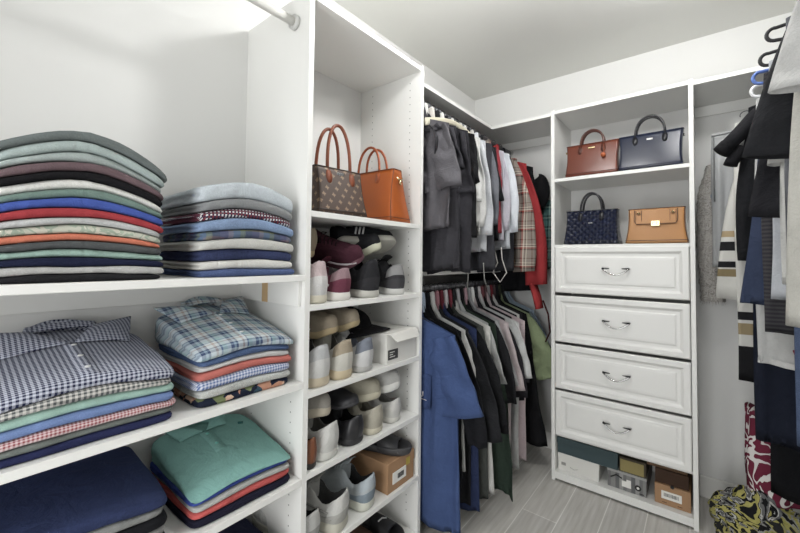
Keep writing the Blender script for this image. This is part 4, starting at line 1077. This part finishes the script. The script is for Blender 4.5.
# ------------------------------ upper left rod
ZU = 1.968
upg = 'clothes on the upper left rod'
plF = plaid('flannel_plaid', [(0, '8f8378'), (.36, '3b2f2e'), (.44, 'a4362c'), (.52, 'd9cdb8'), (.58, '7a6d63'), (.66, 'd9cdb8'), (.70, '8f8378'), (.90, '5f3430'), (.95, '8f8378')], .105, ax2='z')
up = [
 ('dress', '605e64', 'grey short sleeved dress first on the upper rod', 'dress', dict(L=.62, W=.19, sr=shortS(.30, .075, w0=.09, w1=.095, t=.02), collar='b9c0c7', neck=.05)),
 ('dress', '3c3b41', 'charcoal knotted dress draped over the front of the upper row', 'dress', dict(L=.80, W=.20, sr=shortS(.2, .05, t=.016), fold=1.5, collar='d9d8d4')),
 ('dress', '333238', 'dark charcoal flared dress behind the knotted one', 'dress', dict(L=.81, W=.23, sr=shortS(.3, .04), fold=1.6, collar='dcd6ce', hemwave=.012)),
 ('t_shirt', '1b1b1e', 'small black top whose hem shows under the white blouse', 'top', dict(L=.66, W=.24, sr=shortS(.24, .04), collar='26262b')),
 ('blouse', 'dbdcda', 'white crumpled blouse hanging beside the charcoal dresses', 'blouse', dict(L=.60, W=.215, sr=shortS(.34, .05, w0=.07, w1=.075), fold=1.7, collar='e2e0da')),
 ('blouse', 'e0e0dd', 'second white blouse with long soft sleeve', 'blouse', dict(L=.64, W=.22, sr=longS(.46, .03, w0=.06), fold=1.5, collar='2c2c31')),
 ('shirt', 'c5c8ce', 'light grey shirt with broad hem in the middle of the upper row', 'shirt', dict(L=.72, W=.22, sr=longS(.50, .05, w0=.07, w1=.055), collar='dddcd8')),
 ('skirt', '3e3e44', 'dark grey garment hanging lowest beneath the light grey shirt', 'skirt', dict(L=.81, W=.24, sr=None, collar='1f1f24')),
 ('shirt', '6f727b', 'slate grey shirt between the light grey and red ones', 'shirt', dict(L=.70, W=.215, sr=longS(.44, .05), collar='cfcdc8')),
 ('t_shirt', '27272c', 'black tee with thin stripe just before the red top', 'tee', dict(L=.66, W=.22, sr=shortS(.3, .05), collar='e1dfda')),
 ('t_shirt', 'a8333f', 'narrow red top squeezed between grey and lilac shirts', 'top', dict(L=.62, W=.22, sr=shortS(.28, .035), collar='34343a')),
 ('shirt', 'bdb9c6', 'pale lilac shirt behind the narrow red top', 'shirt', dict(L=.66, W=.225, sr=longS(.46, .04), collar='d5d2cd')),
 ('shirt', 'd3d9e2', 'white blue collared shirt in front of the plaid flannel', 'shirt', dict(L=.70, W=.235, sr=longS(.46, .06, w0=.08, w1=.07), collar='e3e8ef')),
 ('shirt', '33343a', 'dark shirt hidden between the white blue one and the flannel', 'shirt', dict(L=.82, W=.22, sr=longS(.4, .03), collar='2d2d31')),
 ('flannel_shirt', plF, 'brown red and cream plaid flannel shirt near the corner', 'shirt', dict(L=.74, W=.215, sr=longS(.70, .11, w0=.085, w1=.06, bend=.045, t=.035), neck=.05)),
 ('jacket', 'b3262c', 'bright red jacket behind the plaid flannel shirt', 'jacket', dict(L=.72, W=.22, sr=longS(.78, .135, w0=.08, w1=.06, bend=.035, t=.03))),
 ('hoodie', '1c1c20', 'black hooded jacket hanging last on the upper rod', 'jacket', dict(L=.95, W=.225, sr=longS(.62, .07), T=.016)),
]
ys = [1.412, 1.455, 1.51, 1.56, 1.60, 1.645, 1.70, 1.745, 1.79, 1.835, 1.875, 1.92, 1.975, 2.035, 2.13, 2.26, 2.36]
palh = plain('hanger_cream', 'cfc9bb', .5)
for i, ((nm, c, lab, cat, kw), Y) in enumerate(zip(up, ys)):
    kw = dict(kw); kw.setdefault('T', .013); kw['fold'] = kw.get('fold', 1)*1.35; kw.setdefault('neckh', .06); kw.setdefault('slope', .38); kw.setdefault('neck', .045)
    hanger((RX, Y, ZU), palh if i % 2 else darkh, ('slim cream hanger' if i % 2 else 'slim black hanger')+' on the upper left rod holding a garment', 'hangers on the upper left rod', W=.165, ze=-.168, drop=.085)
    garment(nm, (RX, Y, ZU), c if not isinstance(c, str) else fabric(c, .09), lab, seed=40+i, group=upg, cat=cat, top=-.030, **kw)
# wooden hanger slung sideways in front of the row, with a tied belt
r = hanger((RX, 1.62, ZU), plain('hanger_wood_pale', 'bcb7a4', .5), 'pale wooden hanger slung sideways in front of the upper row', None, ry=radians(86), W=.235, wood=True, drop=.085)
for ch in r.children:
    if ch.name.startswith('shoulder_bar'): ch.location = (0, -.10, .016)
b = MB(); b.tube([(0, 0, -.03), (0, -.05, -.045), (0, -.10, -.075)], .0022, n=6); b.build('neck_wire', plain('hook_steel', 'a8a8a8', .25, 1), r)
b = MB()
pts = [(.0, -.03, 0), (.03, -.035, -.03), (.05, -.03, -.02), (.03, -.028, .0), (.0, -.03, -.02), (-.04, -.03, -.01), (-.06, -.028, -.05)]
b.tube([(x-.02, y, z-.05) for x, y, z in pts], .011, n=8, ry=.006)
b.tube([(.0, -.036, -.06), (.02, -.04, -.12), (.015, -.04, -.19)], [.012, .014, .010], n=8, ry=.004)
o = b.build('tied_belt', fabric('39383d', .1), loc=(RX+.12, 1.43, ZU-.10)); tag(o, 'dark tied fabric belt knotted at the top of the charcoal dress', 'belt')
# straps dangling under the upper clothes
def strap(name, pts, m, label, cat='strap', r=.005, ry=.002):
    b = MB(); b.tube(pts, r, n=8, ry=ry); o = b.build(name, m); tag(o, label, cat); return o
strap('dress_strap', [(-.86, 1.60, 1.2), (-.865, 1.60, 1.14), (-.87, 1.602, 1.07)], fabric('8b8b86'), 'pale ribbon end dangling below the flared dress', 'ribbon')
strap('dress_strap', [(-.835, 1.70, 1.2), (-.83, 1.70, 1.12), (-.82, 1.71, 1.08)], fabric('8b8b86'), 'second pale ribbon end dangling below the grey skirt', 'ribbon')
strap('necklace', [(-.84, 1.83, 1.28), (-.82, 1.83, 1.20), (-.85, 1.84, 1.15), (-.815, 1.85, 1.10), (-.78, 1.85, 1.15), (-.80, 1.84, 1.22), (-.80, 1.83, 1.28)], fabric('cfcac4'), 'thin white cord loop hanging between skirt and flannel', 'cord', r=.0028, ry=.0028)
b = MB(); b.tube([(-.79, 2.27, 1.07), (-.765, 2.262, 1.0), (-.75, 2.262, .93)], [.05, .055, .05], n=12, ry=.02)
o = b.build('red_pouch', fabric('c02c30', .08)); tag(o, 'bright red pouch hanging below the red jacket', 'pouch')
strap('pouch_strap', [(-.73, 2.262, .98), (-.70, 2.262, .90), (-.69, 2.262, .80), (-.715, 2.262, .74)], fabric('4a1c20'), 'dark red strap dangling from the red pouch', 'strap', r=.010, ry=.004)
# round black cap and teal bag at the corner
b = MB(); rows = []
for i in range(15):
    a = pi*i/14; rows.append([(.07*sin(a)*cos(t_), .035*sin(a)*sin(t_), .10*cos(a)*(1+.15*cos(t_))) for t_ in [2*pi*k/24 for k in range(24)]])
b.grid(rows, closed_u=True); o = b.build('beanie', fabric('1a1a1d', .1), loc=(-.81, 2.43, 1.655)); tag(o, 'round black knit beanie hanging at the corner beside the red jacket', 'cap')
tealp = plaid('teal_print', [(0, '4f8a86'), (.3, '2d5a5c'), (.5, '8fb3a8'), (.62, '1f2c2e'), (.8, '4f8a86')], .07, ax2='z')
garment('scarf', (-.80, 2.50, 1.66), tealp, 'teal and black patterned scarf hanging in the corner under the black cap', L=.5, W=.05, T=.012, top=-.04, neck=.03, neckh=.01, slope=.1, cat='scarf', collar=False, seed=77)

# ================================================================ clothes on the right rod
RR, ZRR = .40, 1.955
rg = 'clothes on the right rod'
def rh(Y, m, kind, **k): hanger((RR, Y, ZRR), m, kind, 'hangers on the right rod', W=.19, ze=-.165, drop=.085, **k)
hb, hbl, hw = darkh, plain('hanger_blue', '5672b5', .4), plain('hanger_white', 'dfe0e2', .4)
def rgar(nm, Y, c, lab, cat, L, W, sl=None, hcol=None, **k):
    m = hcol or hb
    rh(Y, m, {hb.name: 'black', hbl.name: 'blue', hw.name: 'white'}[m.name]+' plastic hanger on the right rod holding a garment')
    return garment(nm, (RR, Y, ZRR), fabric(c, .07) if isinstance(c, str) else c, lab, L=L, W=W, T=k.pop('T', .016), sl=sl, sr=k.pop('sr', None), seed=int(Y*100), group=rg, cat=cat, top=-.04, neckh=k.pop('neckh', .05), slope=k.pop('slope', .28), neck=.055, **k)
rgar('t_shirt', .985, 'c3c3c1', 'pale grey tee hanging nearest on the right rod with wide sleeve', 't-shirt', .92, .235, sl=shortS(.27, .075, w0=.09, w1=.10, t=.02), fold=.8, slope=.35)
rgar('t_shirt', 1.045, 'c9c7bd', 'cream long tee right behind the pale grey one on the right rod', 't-shirt', .88, .225, flare=.08, sl=None, hcol=hw)
rgar('shirt', 1.11, 'c2c0b6', 'cream shirt with double stitched hem on the right rod', 'shirt', .875, .232, sl=None, flare=.16)
rgar('t_shirt', 1.19, '2a2b2f', 'black tee with wide sleeve jutting beside the pale grey tee', 't-shirt', .62, .235, sl=shortS(.345, .10, w0=.12, w1=.13, t=.022), fold=.8, slope=.38)
rgar('shirt', 1.27, '6d6f76', 'slate grey shirt hanging long behind the black wide sleeved tee', 'shirt', .83, .24, sl=shortS(.2, .01), flare=.0)
rgar('shirt', 1.34, 'd0d0cb', 'white shirt with knotted cream sleeve hanging out between black tees', 'shirt', .80, .232, sl=dict(len=.36, out=.045, w0=.05, w1=.045, t=.025), hcol=hw)
rgar('t_shirt', 1.43, '26262b', 'black tee with straight sleeve under the knotted cream sleeve', 't-shirt', .66, .22, sl=shortS(.48, .09, w0=.12, w1=.12, t=.02), slope=.38)
rgar('shirt', 1.52, 'bcc1c9', 'pale grey blue shirt with white hem behind the slate grey one', 'shirt', .85, .235, hcol=hbl)
rgar('knit_shirt', 1.60, stripes('ribbed_dark', [(0, '48464a'), (.5, '35343a')], .012, 2), 'dark ribbed knit shirt reaching below the navy shirt', 'shirt', .955, .245)
rgar('shirt', 1.74, '34415f', 'dusty navy shirt with long straight hem on the right rod', 'shirt', .885, .225, flare=.32, hcol=hb)
rgar('t_shirt', 1.84, 'c9cac8', 'white tee whose broad hem shows lowest above the dark dress', 't-shirt', 1.10, .245, hcol=hw, hem='d3d3d0', flare=.02)
rgar('long_sleeve_shirt', 1.92, '1f2024', 'black hoodie with narrow hanging sleeve on the right rod', 'shirt', .80, .25, sl=longS(.62, .055, w0=.07, w1=.04), hcol=hb)
rgar('dress', 2.0, '1c2233', 'long dark navy dress reaching almost to the floor on the right', 'dress', 1.42, .235, flare=.05, hcol=hbl)
jers = stripes('jersey_bands', [(0, 'd6d4cb'), (1, 'd6d4cb')], 1, 2)
def jersey_mat(name, bands):
    t = NT(name, .85, spec=.15); o = t.sep()
    st_ = [(0, soft('d2d1ca'))]
    for z0, z1, c in sorted(bands): st_ += [(z0, soft(c)), (z1, soft('d2d1ca'))]
    out = []
    for p, c in st_:
        out = [q for q in out if abs(q[0]-p) > 1e-6]; out.append((p, c))
    t.color(t.ramp(t.math('MULTIPLY', o[2], -.6), out, 'CONSTANT')); t.bump(t.noise(16, 4, .55, .6), .5, .01); MATS[name] = t.m; return t.m
def bz(z): return (ZRR-z)*.6
jA = jersey_mat('jersey_a', [(bz(1.352), bz(1.325), 'b39a6a'), (bz(1.305), bz(1.265), '232326'), (bz(1.225), bz(1.195), '232326'), (bz(1.19), bz(1.155), '8d7a4e')])
jB = jersey_mat('jersey_b', [(bz(1.02), bz(.985), '232326'), (bz(.975), bz(.93), 'a08c60'), (bz(.885), bz(.70), '1d1d20')])
rgar('jersey', 2.07, jB, 'white jersey with gold band and black lower section hanging low on the right', 'jersey', 1.22, .285, flare=.03)
rgar('jersey', 2.15, jA, 'white jersey with gold and black bands on its sleeve on the right', 'jersey', .70, .225, sl=longS(.80, .14, w0=.12, w1=.08, t=.02), hcol=hw)
# rolled hoodie sleeve pointing into the room
b = MB(); pts = [(.20, 1.90, 1.80), (.16, 1.895, 1.755), (.11, 1.89, 1.69), (.068, 1.885, 1.645)]
b.tube(pts, [.03, .036, .034, .030], n=16, ry=[.02, .026, .026, .024]); sl_ = b.build('rolled_sleeve', fabric('232327', .08)); tag(sl_, 'black shirt sleeve with thick rolled cuff poking out over the banded jersey', 'sleeve')
b = MB(); b.tube([(.085, 1.887, 1.662), (.062, 1.885, 1.636)], [.034, .034], n=16, ry=.028); b.build('cuff', fabric('1b1b1e', .08), sl_)
b = MB(); b.tube([(.125, 1.90, 1.65), (.095, 1.90, 1.60), (.09, 1.90, 1.585)], [.026, .028, .026], n=14, ry=.022); o = b.build('rolled_sleeve', fabric('1e1e22', .08)); tag(o, 'second shorter black cuff right under the first rolled black cuff', 'sleeve')
b = MB(); b.tube([(.19, 1.97, 1.78), (.14, 1.965, 1.70), (.11, 1.96, 1.64)], [.016, .02, .018], n=12, ry=.014); o = b.build('rolled_sleeve', fabric('d5d5d2', .05)); tag(o, 'thin white sleeve between the two black cuffs and the dark hoodie', 'sleeve')
# curled hanger ends above the dark sleeve
for Y, m, w_, z0, x0 in ((1.56, darkh, 'black', 1.90, .178), (1.64, darkh, 'black', 1.86, .170), (1.70, hbl, 'blue', 1.828, .158), (1.76, hw, 'white', 1.805, .158)):
    r = empty('curled_hanger', (RR, Y, ZRR)); tag(r, '%s plastic hanger with %s end showing beside the black tee sleeve' % (w_, {1.56: 'topmost curled', 1.64: 'second curled', 1.70: 'thick curled', 1.76: 'lowest curled'}[Y]), 'hanger')
    b = MB(); X0 = x0-RR; Z0 = z0-ZRR
    pts = [(0, 0, -.03), (-.08, 0, lerp(-.03, Z0+.03, .5)), (X0+.04, 0, Z0+.022)]+[(X0+.017*cos(a), 0, Z0+.019*sin(a)) for a in [pi*.42+pi*1.05*k/10 for k in range(11)]]+[(-.12, 0, Z0-.03), (0, 0, Z0-.02)]
    b.tube(pts, .0052, n=10); b.build('bar', m, r)
    b = MB(); q = .0205; b.tube([(q*cos(a), 0, q*sin(a)) for a in [pi-pi*k/9 for k in range(10)]]+[(q, 0, -.012), (0, 0, -.032)], .0022, n=6); b.build('hook', plain('hook_steel', 'a8a8a8', .25, 1), r)
# dress form of a grey garment bag and a fur vest at the back
t = NT('clear_vinyl', .3, spec=.4); t.color(lin('b9bbbc')); t.b.inputs['Alpha'].default_value = .55; vin = t.m
hanger((.17, 2.37, ZRR-.05), hw, 'white hanger inside the clear garment bag at the back wall', None, W=.11, ze=-.11, drop=.07)
gb = garment('garment_bag', (.17, 2.37, ZRR-.05), vin, 'translucent grey garment bag hanging against the back wall', L=.72, W=.125, T=.03, top=-.05, neck=.02, neckh=.0, slope=.06, cat='garment bag', collar=False, seed=91, flare=.05)
b = MB(); b.tube([(-.125, -.03, -.085), (0, -.035, -.075), (.125, -.03, -.085)], .004, n=6); b.tube([(-.118, -.032, -.09), (-.118, -.034, -.4)], .0035, n=6)
b.build('binding', fabric('77797a', .05), gb)
fur = blotch('fur_grey', [(0, 'b1aca5'), (.42, 'c4bfb7'), (.52, '9c9790'), (.62, 'cfcac2')], 26, 3)
b = MB(); rows = []; rnd = random.Random(5)
for i in range(40):
    v = i/39; z = 1.70-.68*v; row = []
    w_ = .022+.030*sst(0, .25, v)*(1-.25*v); cx_ = .045-.012*sin(v*3)
    for k in range(28):
        a = 2*pi*k/28; n = 1+.30*noise.noise(Vector((cos(a)*3, sin(a)*3, v*26)))
        row.append((cx_+w_*n*cos(a), 2.44+.028*n*sin(a), z))
    rows.append(row)
b.grid(rows, closed_u=True, cap=True)
for i in range(1500):
    v = rnd.random(); a = rnd.uniform(0, 2*pi); z = 1.70-.68*v; w_ = .022+.030*sst(0, .25, v)*(1-.25*v); cx_ = .045-.012*sin(v*3)
    p = Vector((cx_+w_*cos(a), 2.44+.028*sin(a), z)); d = Vector((cos(a)*.010, sin(a)*.010-.002, -.024))*rnd.uniform(.7, 1.3); s_ = Vector((-sin(a), cos(a), 0))*.0014
    b.add([p-s_, p+s_, p+d], [(0, 1, 2)])
o = b.build('fur_scarf', fur, recalc=False); tag(o, 'shaggy grey fur scarf hanging beside the drawer tower', 'scarf')
b = MB(); b.tube([(.055, 2.405, 1.58), (.045, 2.398, 1.54), (.052, 2.40, 1.49), (.07, 2.40, 1.47)], [.006, .016, .014, .006], n=10, ry=.006)
o = b.build('ribbon', fabric('3f7ab5', .05)); tag(o, 'blue ribbon tied on the grey fur scarf', 'ribbon')
# clothes low on the right
mar = blotch('maroon_flourish', [(0, '7c1f3d'), (.44, 'e2dfdb'), (.485, '7c1f3d'), (.57, 'e2dfdb'), (.60, '6d1a35'), (.70, 'e2dfdb'), (.725, '7c1f3d')], 5.5, 2.0)
b = MB(); rows = []
for i in range(30):
    v = i/29; z = .60-.36*v; cx_ = .195+.02*v; w_ = lerp(.052, .075, sst(0, .7, v)); row = []
    for k in range(40):
        a = 2*pi*k/40; n = 1+.10*sin(5*a+v*2)+.05*sin(9*a-v*3)
        row.append((cx_+w_*n*cos(a), 2.2+.055*n*sin(a), z+.014*sin(3*a)*(1-v)))
    rows.append(row)
b.grid(rows, closed_u=True, cap=True); o = b.build('draped_scarf', mar); tag(o, 'maroon scarf with white swirls hanging over the yellow patterned bundle', 'scarf')
t = NT('yellow_graffiti', .85, spec=.15)
n1 = t.noise(5.5, 2, .5, 4); n2 = t.noise(9, 2, .5, 3)
c1 = t.ramp(n1, [(0, soft('1c1d20')), (.40, soft('b9b13c')), (.50, soft('1c1d20')), (.545, soft('c9c8c2')), (.575, soft('6d6e70')), (.66, soft('1c1d20'))], 'CONSTANT')
c2 = t.ramp(n2, [(0, soft('2a2a2c')), (.44, soft('a7a135')), (.54, soft('9c9c98')), (.59, soft('1c1d20'))], 'CONSTANT')
t.color(t.mix(t.math('GREATER_THAN', t.noise(5, 1), .5), c1, c2)); t.bump(t.noise(10, 4, .6, 1.5), 1, .03); yel = t.m
b = MB(); rows = []
for i in range(36):
    v = i/35; a0 = pi*v; row = []
    for k in range(56):
        a = 2*pi*k/56; d = Vector((sin(a0)*cos(a), sin(a0)*sin(a), cos(a0)))
        n = 1+.20*noise.noise(d*2.1+Vector((4, 1, 0)))+.07*sin(8*a+3*noise.noise(d*2)*3)*sin(a0)+.05*noise.noise(d*7)
        z = .125+.155*d.z*n*(1 if d.z > 0 else .8)
        k2 = 1-.35*max(0, d.z)
        row.append((.19+.165*k2*n*d.x, 2.19+.15*k2*n*d.y, max(.001, z)))
    rows.append(row)
b.grid(rows, closed_u=True); o = b.build('patterned_bundle', yel); tag(o, 'yellow, black and white patterned bundle of cloth heaped on the floor at right', 'bundle')
garment('denim_shirt', (RR, 1.50, ZRR), fabric('4a5d80', .2), 'blue denim shirt tail at the right edge below the cream shirt', L=1.25, W=.19, T=.014, top=-.04, seed=120, group=None, cat='shirt', collar=False)
hanger((RR, 1.50, ZRR), darkh, 'dark hanger carrying the denim shirt at the right edge', None, W=.15, ze=-.15, drop=.08)
garment('dress', (RR+.02, 2.12, ZRR), fabric('17181c', .08), 'black long garment behind the dark navy dress, nearly touching the bundle', L=1.66, W=.20, T=.014, top=-.04, seed=121, cat='dress', collar=False)
hanger((RR+.02, 2.12, ZRR), darkh, 'dark hanger carrying the long black garment behind the navy dress', None, W=.15, ze=-.15, drop=.08)
b = MB(); b.tube([(.236, 1.78, .93), (.245, 1.78, .90), (.27, 1.78, .875)], [.008, .02, .016], n=10, ry=.006); o = b.build('red_tag', fabric('a3343f', .05)); tag(o, 'small red cloth corner peeking below the white hem at right', 'cloth')
